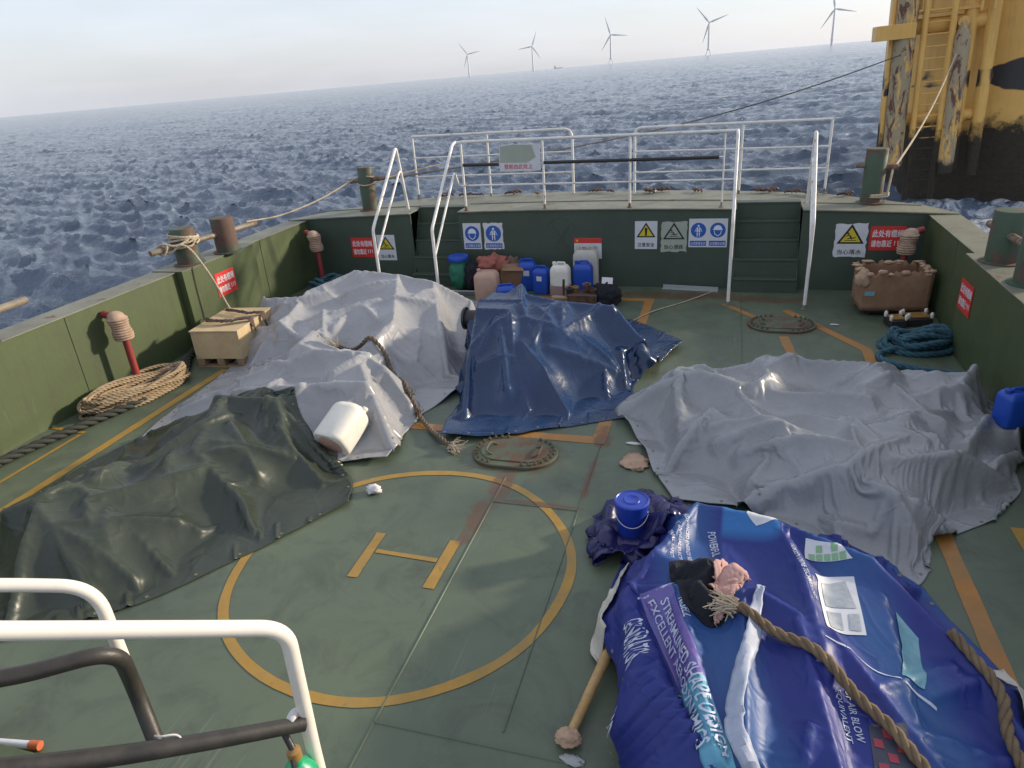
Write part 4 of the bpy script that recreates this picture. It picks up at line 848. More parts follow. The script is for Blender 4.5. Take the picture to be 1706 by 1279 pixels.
for i in range(5):
    for j in range(2):
        x = .625 + i * .042; y = 3.71 + j * .055 + i * .006
        if (i + j) % 2 == 0 or j == 0: drape_quad('printed_panel', (x, y), (x + .034, y + .004), (x + .034, y + .048), (x, y + .044), M['bgreen'], ban, k=3, lift=.010)
drape_quad('printed_panel', (.97, 2.90), (1.07, 2.88), (1.13, 3.27), (1.03, 3.40), M['bpale'], ban, k=24, lift=.009)
drape_quad('printed_panel', (.24, 4.0), (.30, 3.93), (.46, 3.98), (.28, 4.12), M['signw'], ban, k=10)
drape_quad('printed_line', (.62, 3.01), (.62, 3.0), (1.12, 2.80), (1.12, 2.815), M['bprint'], ban)
drape_quad('printed_line', (-.42, 3.16), (-.42, 3.15), (-.12, 3.262), (-.12, 3.272), M['bprint'], ban)
drape_quad('printed_panel', (.76, 2.25), (.92, 2.25), (.93, 2.6), (.78, 2.57), M['bdark'], ban)
for i in range(3):
    for j in range(5):
        if (i + j) % 2: drape_quad('printed_panel', (.785 + i * .045, 2.27 + j * .06), (.822 + i * .045, 2.27 + j * .06), (.822 + i * .045, 2.315 + j * .06), (.785 + i * .045, 2.315 + j * .06), M['bred'], ban, k=3, lift=.010)
drape_quad('printed_panel', (1.12, 2.2), (1.3, 2.3), (1.28, 2.5), (1.1, 2.45), M['bpale'], ban)

def strip_cloth(name, pts, w, m, parent=None, seed=0, lift=.012, z=None, thick=.006, origin=(0, 0, 0), curl=.0, gh=True):
    """a long band laid over whatever is beneath, slightly crumpled"""
    rnd = np.random.RandomState(seed); p = resamp(crom([(*q[:2], q[2] if len(q) > 2 else 0.) for q in pts], .03), .03); n = len(p); k = 6; ww = np.broadcast_to(np.interp(np.linspace(0, 1, n), np.linspace(0, 1, len(w)), w) if isinstance(w, (list, tuple)) else w, (n,))
    t = np.gradient(p[:, :2], axis=0); t /= np.linalg.norm(t, axis=1)[:, None]; nn = np.stack([-t[:, 1], t[:, 0]], 1); V = []
    wob = np.cumsum(rnd.normal(size=n)) * .004; wob -= np.linspace(wob[0], wob[-1], n)
    for i in range(n):
        for j in range(k + 1):
            s = (j / k - .5) * ww[i] + wob[i]; x, y = p[i, :2] + nn[i] * s; zz = float(samp(GH, x, y)) if gh else 0.
            V.append([x, y, zz + p[i, 2] + lift + curl * (j / k - .5) ** 2 * 4 + .004 * math.sin(i * .8 + j)])
    V = np.array(V); Z_ = V[:, 2].reshape(n, k + 1)
    for _ in range(3): Z_[1:-1] = np.maximum(Z_[1:-1], (Z_[:-2] + Z_[2:]) / 2)
    Z_ += np.clip(np.cumsum(rnd.normal(size=(n, 1)), 0) % .02, 0, .012) + rnd.rand(n, k + 1) * .004
    V[:, 2] = Z_.ravel(); mb = MB(); mb.add(V - np.array(origin), [(i * (k + 1) + j, i * (k + 1) + j + 1, (i + 1) * (k + 1) + j + 1, (i + 1) * (k + 1) + j) for i in range(n - 1) for j in range(k)])
    o = mb.build(name, m, parent, smooth=25); s = o.modifiers.new('thickness', 'SOLIDIFY'); s.thickness = thick; s.offset = 0
    return o
M['webbing'] = paint('white webbing', (.36, .40, .50), (.26, .30, .40), .5, 6, .8, dirt=.3)
tag(strip_cloth('webbing_strap', [(.33, 3.36), (.31, 3.25), (.28, 2.96), (.22, 2.7), (.20, 2.50), (.20, 2.3), (.27, 2.15), (.31, 1.98)], [.03, .075, .075, .08, .09], M['webbing'], seed=2), 'long white fabric strap lying crumpled down the middle of the blue banner', 'strap')
for i, (pts, w) in enumerate([([(-.60, 4.64), (-.68, 4.52), (-.74, 4.36)], .07), ([(-.50, 3.88), (-.53, 3.68), (-.575, 3.45), (-.61, 3.2), (-.55, 3.08)], [.05, .085, .08, .09, .06]), ([(1.60, 3.45), (1.66, 3.2), (1.66, 3.05)], .07), ([(1.70, 2.95), (1.74, 2.75), (1.78, 2.5)], .10)]):
    strip_cloth('turned_edge', pts, w, M['back'], ban, seed=20 + i, origin=(bx, by, 0), lift=.02, curl=.008, thick=.004)
M['bnavy'] = cloth_mat('crumpled banner edge', (.012, .012, .075), (.02, .018, .10), .32, bs=.4)
X = cloth([(-.75, 4.05), (-.55, 4.0), (-.35, 4.1), (-.1, 4.3)], [(-.1, 4.3), (-.02, 4.5), (-.1, 4.72)], [(-.78, 4.72), (-.5, 4.86), (-.3, 4.85), (-.1, 4.72)], [(-.75, 4.05), (-.84, 4.35), (-.78, 4.72)],
    [('b', -.66, -.40, 4.18, 4.42, .04), ('c', -.3, 4.5, -.15, 4.45, .08, .2, .2), ('c', -.72, 4.5, -.7, 4.2, .05, .14, .1)], n=56, m=64, seed=12, slack=.12, wr=.03, steps=40, folds=10, fold_h=.03)
o = tarp('crumpled_sheet', 'dark navy crumpled sheet end under the blue bucket', 'tarpaulin', X, M['bnavy'], amp=.7)

# black and pink cloth lying on the banner
zc = .5
X = cloth([(-.10, 3.10), (.02, 3.02), (.12, 3.03)], [(.12, 3.03), (.15, 3.2), (.08, 3.44)], [(-.20, 3.42), (-.06, 3.48), (.08, 3.44)], [(-.10, 3.10), (-.14, 3.25), (-.20, 3.42)],
    [('c', -.08, 3.36, .02, 3.38, .05, .62, .63), ('c', -.02, 3.2, .05, 3.12, .05, .62, .60)], n=40, m=40, seed=31, slack=.10, wr=.02, steps=40, folds=6, fold_h=.02)
tarp('cloth_garment', 'crumpled black knitted cloth lying on the blue banner', 'cloth', X, M['darkcloth'], amp=.5)
X = cloth([(.08, 3.0), (.12, 3.08), (.17, 3.22)], [(.17, 3.22), (.22, 3.32), (.24, 3.42)], [(.04, 3.34), (.12, 3.42), (.24, 3.42)], [(.08, 3.0), (.06, 3.15), (.04, 3.34)],
    [('c', .12, 3.3, .17, 3.35, .05, .60, .62)], n=34, m=34, seed=32, slack=.10, wr=.02, steps=40, folds=5, fold_h=.02)
tarp('cloth_garment', 'crumpled pink cloth tucked beside the black one on the banner', 'cloth', X, M['pink'], amp=.5)

# ================================================================ ROPES
def laid(pts, r, lift=0.):
    """centre line resting on whatever the height field holds"""
    p = resamp(crom([(q[0], q[1], 0.) for q in pts], .04), .03); ex = np.interp(np.linspace(0, 1, len(p)), np.linspace(0, 1, len(pts)), [q[2] if len(q) > 2 else 0. for q in pts])
    z = samp(blur(GH, 1, 1), p[:, 0], p[:, 1]) + r
    for _ in range(8): z[1:-1] = np.maximum(z[1:-1], (z[:-2] + z[2:]) / 2 * 1.0)
    p[:, 2] = z + ex + lift; return p
def coil(cx, cy, ax, ay, rot, loops, r, seed, z0=0., spread=.25, hgt=.16, tail=None):
    rnd = np.random.RandomState(seed); P = []; n = 26
    for k in range(loops):
        a, b = ax * rnd.uniform(1 - spread, 1.02), ay * rnd.uniform(1 - spread * 1.6, 1.02); ox, oy = rnd.normal(size=2) * (ax * .05, ay * .12); rr = rot + rnd.normal() * .05
        lv = r + hgt * (k / max(1, loops - 1)) ** 1.0; ph = rnd.uniform(0, 6)
        for i in range(n):
            t = 2 * PI * i / n; X_, Y_ = a * math.cos(t) + ox, b * math.sin(t) + oy
            P.append((cx + X_ * math.cos(rr) - Y_ * math.sin(rr), cy + X_ * math.sin(rr) + Y_ * math.cos(rr), z0 + lv * (.55 + .45 * abs(math.sin(t * 1.5 + ph)))))
    P = np.array(P); 
    for _ in range(2): P[1:-1] = (P[:-2] + 2 * P[1:-1] + P[2:]) / 4
    if tail: P = np.vstack([P, np.array(tail)])
    return crom(P, .03)
def rope_thing(name, label, P, r, m, group=None, cat='rope', **k):
    P = np.array(P); c = P[0].copy(); o = rope_obj(name, P - c, r, M[m] if isinstance(m, str) else m, **k); o.location = c; tag(o, label, cat, group); return o
rope_thing('rope_coil', 'big beige rope flaked in long loops on the deck by the sunlit bulwark', coil(-6.62, 5.98, .68, .27, 1.30, 20, .022, 4, hgt=.20, spread=.3), .022, 'rope', n=5)
rope_thing('mooring_rope', 'thick black tarred rope running along the foot of the sunlit bulwark', crom([(-6.9, 2.2, .05), (-6.86, 3.6, .05), (-6.80, 4.45, .05), (-6.6, 5.2, .05), (-6.42, 5.9, .05), (-6.5, 6.6, .05), (-6.85, 7.2, .06), (-6.92, 7.9, .12)], .05), .048, 'ropek')
rope_thing('mooring_rope', 'heap of thick blue green rope beside the red mooring sign on the shaded side', coil(2.25, 8.55, .42, .30, .2, 9, .038, 8, hgt=.22, spread=.5, tail=[(1.86, 8.3, .05), (1.82, 8.05, .04), (2.1, 7.85, .04), (2.5, 7.75, .04)]), .038, 'ropeb')
rope_thing('mooring_rope', 'small heap of blue rope behind the large light grey tarpaulin', coil(-6.45, 10.25, .34, .24, .6, 6, .03, 9, hgt=.24, spread=.4), .03, 'ropeb')
# loops on the twin bollard and its strand down to the crate
P = []
for k in range(5):
    for t in np.linspace(0, 2 * PI, 18, endpoint=False): P.append((-7.13 + .19 * math.cos(t), 7.9 + .185 * math.sin(t), 1.40 + .028 * k + .03 * math.sin(t + k)))
P += [(-7.05, 7.66, 1.42), (-7.2, 7.56, 1.46), (-7.32, 7.55, 1.38), (-7.2, 7.54, 1.32), (-7.14, 7.58, 1.43), (-7.24, 7.62, 1.46), (-7.3, 7.6, 1.36), (-7.15, 7.62, 1.33), (-7.02, 7.68, 1.42), (-6.93, 7.74, 1.36), (-6.8, 7.78, 1.1), (-6.72, 7.82, .85), (-6.66, 7.86, .58), (-6.62, 7.88, .44)]
rope_thing('mooring_rope', 'tan rope wound round the twin bollard with a strand hanging to the crate', crom(P, .03), .016, 'ropep', n=5)
rope_thing('mooring_rope', 'thin tan rope stretched over the water between two sunlit side bollards', crom([(-6.9, 9.0, 1.46), (-6.75, 9.7, 1.42), (-6.5, 10.5, 1.52), (-6.18, 11.25, 1.74), (-5.95, 11.24, 1.76), (-5.9, 11.42, 1.70), (-6.1, 11.5, 1.66), (-6.2, 11.3, 1.64), (-5.95, 11.2, 1.62), (-5.6, 11.6, 1.72), (-5.0, 12.3, 1.8)], .05), .013, 'ropep', n=5)
# ropes thrown over the tarpaulins
g1 = laid([(-4.40, 6.95, .03), (-4.15, 6.85, .0), (-3.9, 6.8), (-3.67, 6.72), (-3.35, 6.35), (-2.97, 5.95), (-2.62, 5.58), (-2.38, 5.38)], .035)
o = rope_thing('mooring_rope', 'frayed brown rope draped over the light grey tarpaulins to the navy one', g1, .025, 'ropeg'); mb = MB(); frayed(mb, (0, 0, 0), (-1, .4, .2), .2, .05, 26, 3); c = g1[-1] - g1[0]; mb.build('frayed_strands', M['ropep'], o); mb = MB(); frayed(mb, c, (1, -.4, .1), .12, .06, 40, 4); mb.build('frayed_strands', M['ropep'], o)
for t in (.45, .6, .7): mb = MB(); q = g1[int(t * len(g1))] - g1[0]; frayed(mb, q, (.4, -.4, .3), .07, .06, 26, int(t * 100), 1.3); mb.build('loose_yarn', M['ropeg'], o)
g2 = laid([(.16, 3.10, .01), (.30, 3.03), (.37, 2.99), (.54, 2.88), (.71, 2.71), (.85, 2.54), (.97, 2.33), (1.05, 2.1)], .032)
o = rope_thing('mooring_rope', 'thick brown rope with a frayed pale end lying across the blue banner', g2, .030, 'tow'); mb = MB(); frayed(mb, (0, 0, .0), (-.9, .25, .0), .12, .06, 80, 7, .6); mb.build('frayed_strands', M['ropep'], o)
g3 = laid([(1.28, 3.30), (1.36, 3.12), (1.42, 2.95), (1.40, 2.75), (1.44, 2.5), (1.5, 2.2)], .032)
rope_thing('mooring_rope', 'short brown rope along the right edge of the blue banner', g3, .030, 'tow')
rope_thing('rope_line', 'thin pale cord lying on the deck between navy tarpaulin and stern wall', crom([(-1.15, 9.15, .012), (-.9, 9.6, .012), (-.55, 10.0, .012), (-.25, 10.4, .012), (-.1, 10.6, .02)], .05), .009, 'ropep', n=4)

# ================================================================ SIGNS
def sign_base(name, label, loc, rz, w, h, m='signw', group=None, ragged=0, seed=0, tilt=0):
    t = thing(name, label, 'sign', loc, rz, group); rnd = random.Random(seed)
    if ragged:
        poly = []; k = 9
        for (x0, z0), (x1, z1) in zip([(-w / 2, 0), (w / 2, 0), (w / 2, h), (-w / 2, h)], [(w / 2, 0), (w / 2, h), (-w / 2, h), (-w / 2, 0)]):
            for i in range(k): f = i / k; poly.append((x0 + (x1 - x0) * f + rnd.uniform(-ragged, ragged), z0 + (z1 - z0) * f + rnd.uniform(-ragged, ragged)))
    else: poly = [(-w / 2, 0), (w / 2, 0), (w / 2, h), (-w / 2, h)]
    mb = MB(); mb.prism([(x, z) for x, z in poly], 0, .004); v = mb.v[0]; mb.v[0] = np.stack([v[:, 0], -v[:, 2], v[:, 1]], 1); mb.build('panel', M[m], t); return t
def lay(t, name, polys, m, lv=1):
    mb = MB()
    for p in polys: mb.flat(p, -.004 - .0012 * lv)
    mb.keep = 1
    o = mb.build(name, M[m], t, smooth=0); return o
def sign_text(t, txt, x0, x1, z0, h, m, lv=1, bold=.0):
    v, f = text_geo(txt, 2); v = v.copy(); w, hh = v[:, 0].max(), v[:, 1].max(); mb = MB()
    for k, (ax, az) in enumerate([(0, 0), (bold, 0), (0, bold), (bold, bold)] if bold else [(0, 0)]):
        mb.add(np.stack([x0 + v[:, 0] / w * (x1 - x0) + ax, np.full(len(v), -.004 - .0012 * lv - .0001 * k), z0 + v[:, 1] / hh * h + az], 1), f)
    mb.keep = 1; mb.build('lettering', M[m], t, smooth=0)
def circ(x, z, r, n=36, a0=0, a1=2 * PI): return [(x + r * math.cos(a), z + r * math.sin(a)) for a in np.linspace(a0, a1, n, endpoint=(a1 - a0) < 6.2)]
def red_sign(label, loc, rz, w=.43, h=.34):
    t = sign_base('warning_sign', label, loc, rz, w, h, 'signr', 'red mooring rope warning signs')
    sign_text(t, '此处有缆绳', -w * .44, w * .44, h * .55, h * .30, 'print', bold=.003); sign_text(t, '请勿靠近', -w * .44, w * .14, h * .14, h * .28, 'print', bold=.003)
    for k in range(3): x = w * (.22 + .09 * k); lay(t, 'lettering', [[(x, h * .20), (x + .008, h * .20), (x + .012, h * .40), (x - .003, h * .40)]], 'signy' if 0 else 'print')
    return t
def figure(cx, cz, s): # small slipping / falling figure
    return [circ(cx - .25 * s, cz + .42 * s, .10 * s, 14), [(cx - .22 * s, cz + .32 * s), (cx - .05 * s, cz + .28 * s), (cx + .12 * s, cz - .02 * s), (cx - .02 * s, cz - .06 * s)],
            [(cx + .02 * s, cz - .04 * s), (cx + .40 * s, cz + .12 * s), (cx + .42 * s, cz + .05 * s), (cx + .06 * s, cz - .14 * s)], [(cx - .05 * s, cz - .05 * s), (cx - .30 * s, cz - .12 * s), (cx - .32 * s, cz - .05 * s), (cx - .05 * s, cz + .05 * s)],
            [(cx - .2 * s, cz + .22 * s), (cx - .46 * s, cz + .10 * s), (cx - .47 * s, cz + .16 * s), (cx - .2 * s, cz + .31 * s)], [(cx - .5 * s, cz - .26 * s), (cx + .5 * s, cz - .26 * s), (cx + .5 * s, cz - .20 * s), (cx - .5 * s, cz - .20 * s)]]
def tri_sign(label, loc, rz, w, h, txt, kind, ragged=0, faded=False, seed=0):
    t = sign_base('warning_sign', label, loc, rz, w, h, 'paperg' if faded else 'signw', 'yellow triangle warning signs', ragged, seed)
    cz = h * .60; s = w * .43; tri = lambda k: [(-s * k, cz - s * .52 * k), (s * k, cz - s * .52 * k), (0, cz + s * 1.05 * k)]
    lay(t, 'symbol', [tri(1)], 'ink', 1); lay(t, 'symbol', [tri(.74)], 'paperg' if faded else 'signy', 2)
    if kind == '!': lay(t, 'symbol', [[(-.014, cz - .02 * 1), (.014, cz - .02), (.022, cz + s * .48), (-.022, cz + s * .48)], circ(0, cz - s * .24, .017, 14)], 'ink', 3)
    else: lay(t, 'symbol', figure(.0, cz - s * .06, s * .85), 'ink', 3)
    sign_text(t, txt, -w * .38, w * .38, h * .08, h * .15, 'ink', 1, .002); return t
def helmet(cx, cz, r):
    return [[(cx - r * .62, cz + r * .12)] + circ(cx, cz + r * .12, r * .55, 14, 0, PI)[::-1] + [(cx + r * .62, cz + r * .12), (cx + r * .62, cz + r * .02), (cx - r * .62, cz + r * .02)], [(cx - r * .5, cz - r * .08), (cx - r * .42, cz - r * .08), (cx - r * .34, cz - r * .45), (cx, cz - r * .72), (cx + r * .34, cz - r * .45), (cx + r * .42, cz - r * .08), (cx + r * .5, cz - r * .08), (cx + r * .42, cz - r * .52), (cx, cz - r * .84), (cx - r * .42, cz - r * .52)]]
def vest(cx, cz, r):
    return [circ(cx, cz + r * .58, r * .14, 12), [(cx - r * .22, cz + r * .38), (cx - r * .06, cz + r * .38), (cx - r * .03, cz - r * .2), (cx - r * .25, cz - r * .25)], [(cx + r * .22, cz + r * .38), (cx + r * .06, cz + r * .38), (cx + r * .03, cz - r * .2), (cx + r * .25, cz - r * .25)],
            [(cx - r * .25, cz + r * .3), (cx - r * .30, cz + r * .3), (cx - r * .5, cz - r * .2), (cx - r * .43, cz - r * .22)], [(cx + r * .25, cz + r * .3), (cx + r * .30, cz + r * .3), (cx + r * .5, cz - r * .2), (cx + r * .43, cz - r * .22)],
            [(cx - r * .2, cz - r * .3), (cx - r * .05, cz - r * .3), (cx - r * .12, cz - r * .85), (cx - r * .2, cz - r * .85)], [(cx + r * .2, cz - r * .3), (cx + r * .05, cz - r * .3), (cx + r * .12, cz - r * .85), (cx + r * .2, cz - r * .85)]]
def blue_sign(label, loc, rz, w, h, kinds, ragged=0, seed=0):
    t = sign_base('safety_sign', label, loc, rz, w, h, 'signw', 'blue round safety signs', ragged, seed); n = len(kinds); cw = w / n
    for i, k in enumerate(kinds):
        cx = -w / 2 + cw * (i + .5); r = min(cw * .40, h * .32); cz = h * .60
        lay(t, 'symbol', [circ(cx, cz, r)], 'signb', 1); fg = helmet(cx, cz, r) if k == 'h' else vest(cx, cz, r); lay(t, 'symbol', list(fg), 'print', 2)
        lay(t, 'caption_bar', [[(cx - cw * .43, h * .05), (cx + cw * .43, h * .05), (cx + cw * .43, h * .23), (cx - cw * .43, h * .23)]], 'signb', 1)
        sign_text(t, '必须戴安全帽' if k == 'h' else '必须穿救生衣', cx - cw * .39, cx + cw * .39, h * .08, h * .11, 'print', 2)
    return t
ys_ = YW - .003
red_sign('red mooring warning sign on the sunlit bulwark above the wooden crate', (XL + .112, 8.30, .56), PI / 2)
red_sign('red mooring warning sign on the stern wall next to the outermost stair handrail', (-6.03, ys_, .45), 0)
red_sign('red mooring warning sign on the stern wall behind the ribbed red vent', (2.22, ys_, .60), 0, .45)
red_sign('red mooring warning sign on the shaded bulwark above the blue rope heap', (XR - .115, 8.38, .52), -PI / 2)
tri_sign('falling overboard warning sign partly behind the outermost stair handrail', (-5.57, ys_, .40), 0, .34, .44, '当心落水', 'f')
tri_sign('yellow exclamation mark warning sign in the middle of the stern wall', (-1.14, ys_, .61), 0, .34, .43, '注意安全', '!')
tri_sign('weathered greenish slipping warning sign beside the exclamation mark sign', (-.72, ys_, .57), 0, .38, .46, '当心滑跌', 'f', .012, True, 4)
tri_sign('ragged white falling overboard warning sign left of the torn cardboard box', (1.75, ys_, .50), 0, .42, .48, '当心落水', 'f', .012, False, 6)
blue_sign('blue helmet safety sign above the green sack', (-3.98, ys_, .60), 0, .31, .43, 'h')
blue_sign('blue life vest safety sign with curled torn edge above the rag pile', (-3.61, ys_, .60), 0, .33, .43, 'v', .010, 7)
blue_sign('double blue vest and helmet safety sign beside the stair', (-.22, ys_, .64), 0, .56, .43, 'vh')
t = sign_base('notice_sheet', 'white notice with red heading behind the tall off white jerrycan', (-2.05, ys_, .45), 0, .44, .33, 'signw'); lay(t, 'heading', [[(-.22, .25), (.22, .25), (.22, .33), (-.22, .33)]], 'signr', 1); lay(t, 'emblem', [circ(-.17, .29, .018, 16)], 'signy', 2)
lay(t, 'text_block', [[(-.12, .17), (-.03, .17), (-.03, .20), (-.12, .20)], [(.03, .16), (.16, .16), (.16, .20), (.03, .20)]], 'bpanel', 1)
t = sign_base('rail_board', 'white board with a faded patch and red characters tied to the stern railing', (-3.10, yf - .035, 1.83), 0, .66, .40, 'signw', None, .004, 3); lay(t, 'faded_patch', [[(-.32, .13), (.12, .12), (.26, .2), (.2, .38), (-.1, .395), (-.31, .37)]], 'paperg', 1)
sign_text(t, '登船由此处上', -.26, .20, .03, .075, 'redink', 1, .002)

# ================================================================ CARGO AND LOOSE THINGS
def jerry(name, label, x, y, w, d, h, rz, m, group, cap=None, z=0, level=None, lab=False, hand=1, ex=.38):
    t = thing(name, label, 'jerrycan', (x, y, z), rz, group)
    prof = [(0, .92), (.03, .985), (.08, 1), (.78, 1), (.86, .95), (.93, .80), (.965, .66)]
    mb = MB(); n = 40; V = []; F = []
    for zz, k in prof:
        for i in range(n):
            a = 2 * PI * i / n; e = ex; cx = math.copysign(abs(math.cos(a)) ** e, math.cos(a)); cy = math.copysign(abs(math.sin(a)) ** e, math.sin(a)); q = k * (1 - .012 * (abs(math.sin(zz * 26)) > .93))
            V.append((cx * w / 2 * q, cy * d / 2 * q, zz * h))
    for r in range(len(prof) - 1):
        for i in range(n): F.append((r * n + i, r * n + (i + 1) % n, (r + 1) * n + (i + 1) % n, (r + 1) * n + i))
    F += [tuple(range(n))[::-1], tuple(range((len(prof) - 1) * n, len(prof) * n))]; mb.add(V, F); mb.build('body', M[m], t, smooth=50)
    if hand:
        mb = MB(); mb.tube(bend([(-w * .16, 0, h * .95), (-w * .16, 0, h * 1.04), (w * .26, 0, h * 1.04), (w * .26, 0, h * .95)], .02), .014, 10); mb.build('handle', M[m], t)
    mb = MB(); mb.lathe([(.026, h * .94), (.026, h * .99), (.031, h * .99), (.031, h * 1.045), (.024, h * 1.055), (.0001, h * 1.056)], 20, (-w * .31, 0, 0)); mb.build('screw_cap', M[cap or m], t)
    if level: mb = MB(); mb.box(-w * .508, w * .508, -d * .508, d * .508, .02, h * level); mb.build('liquid', M['juice'], t, bevel=.03)
    if lab: mb = MB(); mb.box(-w * .18, w * .14, -d / 2 - .004, -d / 2 + .003, h * .52, h * .70); mb.build('sticker', M['signw'], t)
    return t
G = 'plastic jerrycans by the stern wall'
jerry('jerrycan', 'blue jerrycan, taller of the two with small white stickers', -3.0, 10.60, .30, .24, .48, .1, 'blue', G, lab=True)
jerry('jerrycan', 'blue jerrycan with small white sticker, shorter and nearer the milky one', -2.72, 10.42, .27, .22, .42, -.15, 'blue', G, lab=True)
jerry('jerrycan', 'blue jerrycan with broad pale label in front of the off white one', -2.06, 10.42, .31, .24, .50, .05, 'blue', G)
mb = MB(); mb.box(-2.16, -1.98, 10.292, 10.298, .20, .34); tag(mb.build('sticker', M['bpale']), 'pale label', 'label') if 0 else None
jerry('jerrycan', 'milky white jerrycan half full of pinkish liquid', -2.38, 10.25, .30, .22, .52, -.1, 'jug', G, level=.42)
jerry('jerrycan', 'tall off white slab shaped jerrycan against the notice sheet', -2.06, 10.68, .40, .20, .66, 0, 'jugw', G)
jerry('jerrycan', 'large pinkish beige plastic drum in front of the rag pile', -3.52, 10.05, .38, .32, .46, .1, 'jug2', G, hand=0)
jerry('jerrycan', 'low blue jerrycan just behind the navy tarpaulin', -3.12, 9.75, .3, .24, .32, .3, 'blue', G)
jerry('jerrycan', 'blue jerrycan wedged between rumpled grey tarpaulin and shaded bulwark at the right edge', 2.46, 6.28, .22, .20, .32, .4, 'blue', G, z=.22)
# jerrycan lying on its side
t = jerry('jerrycan', 'white jerrycan lying on its side on the grey tarpaulin with its base facing out', -3.62, 5.42, .36, .33, .46, 0, 'jug', None, hand=1, ex=.62)
hz = float(samp(GH, np.array([-3.42]), np.array([5.2]))[0])
t.location = (-3.45, 5.0, .17); t.rotation_euler = Vector((.18, .88, .42)).to_track_quat('Z', 'Y').to_euler()
mb = MB(); mb.lathe([(.11, -.006), (.13, -.001)], 30, sx=1, sy=.95); mb.build('base_ring', M['jug2'], t)
def blob(name, c, s, seed, m, parent=None, amp=.22, f=2.2, sub=4, flat=True):
    from mathutils import noise as nz2
    bm = bmesh.new(); bmesh.ops.create_icosphere(bm, subdivisions=sub, radius=1)
    for v in bm.verts:
        n = v.co.normalized(); k = nz2.fractal(n * f + Vector((seed * 7.3, seed, 0)), .9, 2.1, 5) * amp + abs(nz2.noise(n * f * 1.7 + Vector((seed, 3, 1)))) * amp * 1.3
        p = n * (1 + k); v.co = (p.x * s[0], p.y * s[1], max(p.z, -.8) * s[2])
    me = bpy.data.meshes.new(name); bm.to_mesh(me); bm.free(); me.polygons.foreach_set('use_smooth', [True] * len(me.polygons)); me.materials.append(m)
    o = bpy.data.objects.new(name, me); COL.objects.link(o); o.location = c
    if parent: o.parent = parent
    return o
t = thing('garbage_sack', 'green woven sack with blue lid standing beside the stair handrail', 'sack', (-4.14, 10.5, 0))
blob('sack_body', (0, 0, .26), (.16, .15, .28), 1, M['green'], t, .12); mb = MB(); mb.lathe([(.165, .50), (.17, .52), (.17, .56), (.16, .575), (.0001, .58)], 32); mb.build('lid', M['blue'], t)
tag(blob('rag', (-3.88, 10.45, .22), (.13, .15, .24), 2, M['darkcloth'], amp=.3), 'black bin bag slumped between green sack and red rags', 'bag')
tag(blob('rag', (-3.6, 10.6, .38), (.24, .16, .16), 3, M['ragred'], amp=.35), 'faded red rag heaped below the life vest sign', 'rag')
tag(blob('rag', (-3.3, 10.68, .28), (.2, .14, .2), 5, M['ragbrown'], amp=.35), 'brown rag heap beside the red rag', 'rag')
mb = MB(); mb.box(-.17, .17, -.1, .1, 0, .34); mb.box(-.17, .17, -.2, -.1, .335, .342); mb.box(-.175, -.17, -.1, .1, .3, .40)
o = mb.build('carton', M['card'], bevel=.004); o.location = (-3.28, 10.52, .08); o.rotation_euler = (.15, .1, .4); tag(o, 'small brown carton leaning in the rag pile', 'box')
t = thing('wall_shelf', 'pale steel angle bar lying behind the grey tarpaulin near the stair', 'bar', (-4.1, 10.2, 0)); mb = MB(); mb.box(-.5, .5, -.03, .03, .06, .07); mb.build('flange', M['steel'], t); mb = MB(); mb.box(-.5, .5, .024, .03, 0, .06); mb.build('web', M['steel'], t)
# dark machine parts behind the navy tarpaulin
t = thing('engine_part', 'dark greasy engine part with pipe flanges behind the navy tarpaulin', 'engine part', (-1.95, 9.85, 0)); rr = random.Random(5)
mb = MB(); mb.box(-.22, .22, -.14, .14, 0, .2); mb.build('casing', M['mach'], t, bevel=.02)
for k in range(6): mb = MB(); a = rr.uniform(-.2, .2); mb.lathe([(.05, .18), (.05, .26), (.065, .26), (.065, .28), (.02, .28), (.02, .3)], 16, (a, rr.uniform(-.1, .1), rr.uniform(-.03, .05))); mb.build('flange', M[rr.choice(['mach', 'black', 'gold'])], t)
mb = MB(); mb.tube([(-.3, 0, .15), (-.28, -.05, .4)], .018, 10); mb.build('lever', M['mach'], t)
tag(blob('rag', (-1.62, 9.95, .12), (.2, .18, .2), 9, M['darkcloth'], amp=.25), 'dark blue bin bag at the end of the container row', 'bag')
mb = MB(); mb.box(-.08, .08, -.05, .05, 0, .004); o = mb.build('paper_sheet', M['paper']); o.location = (-1.60, 9.92, .36); o.rotation_euler = (.9, .1, .2); tag(o, 'white paper sheet stuck on the dark bin bag', 'paper')
# black flanged pipe sticking out from under the navy tarpaulin
t = thing('flanged_pipe', 'black flanged pipe end sticking out from under the navy tarpaulin', 'pipe', (-3.02, 7.72, .5)); 
mb = MB(); mb.lathe([(.105, 0), (.105, .35)], 32, axis='x'); mb.build('pipe', M['black'], t); mb = MB(); mb.lathe([(.09, -.02), (.135, -.02), (.14, -.012), (.14, .012), (.105, .014)], 36, axis='x'); mb.build('flange', M['black'], t)
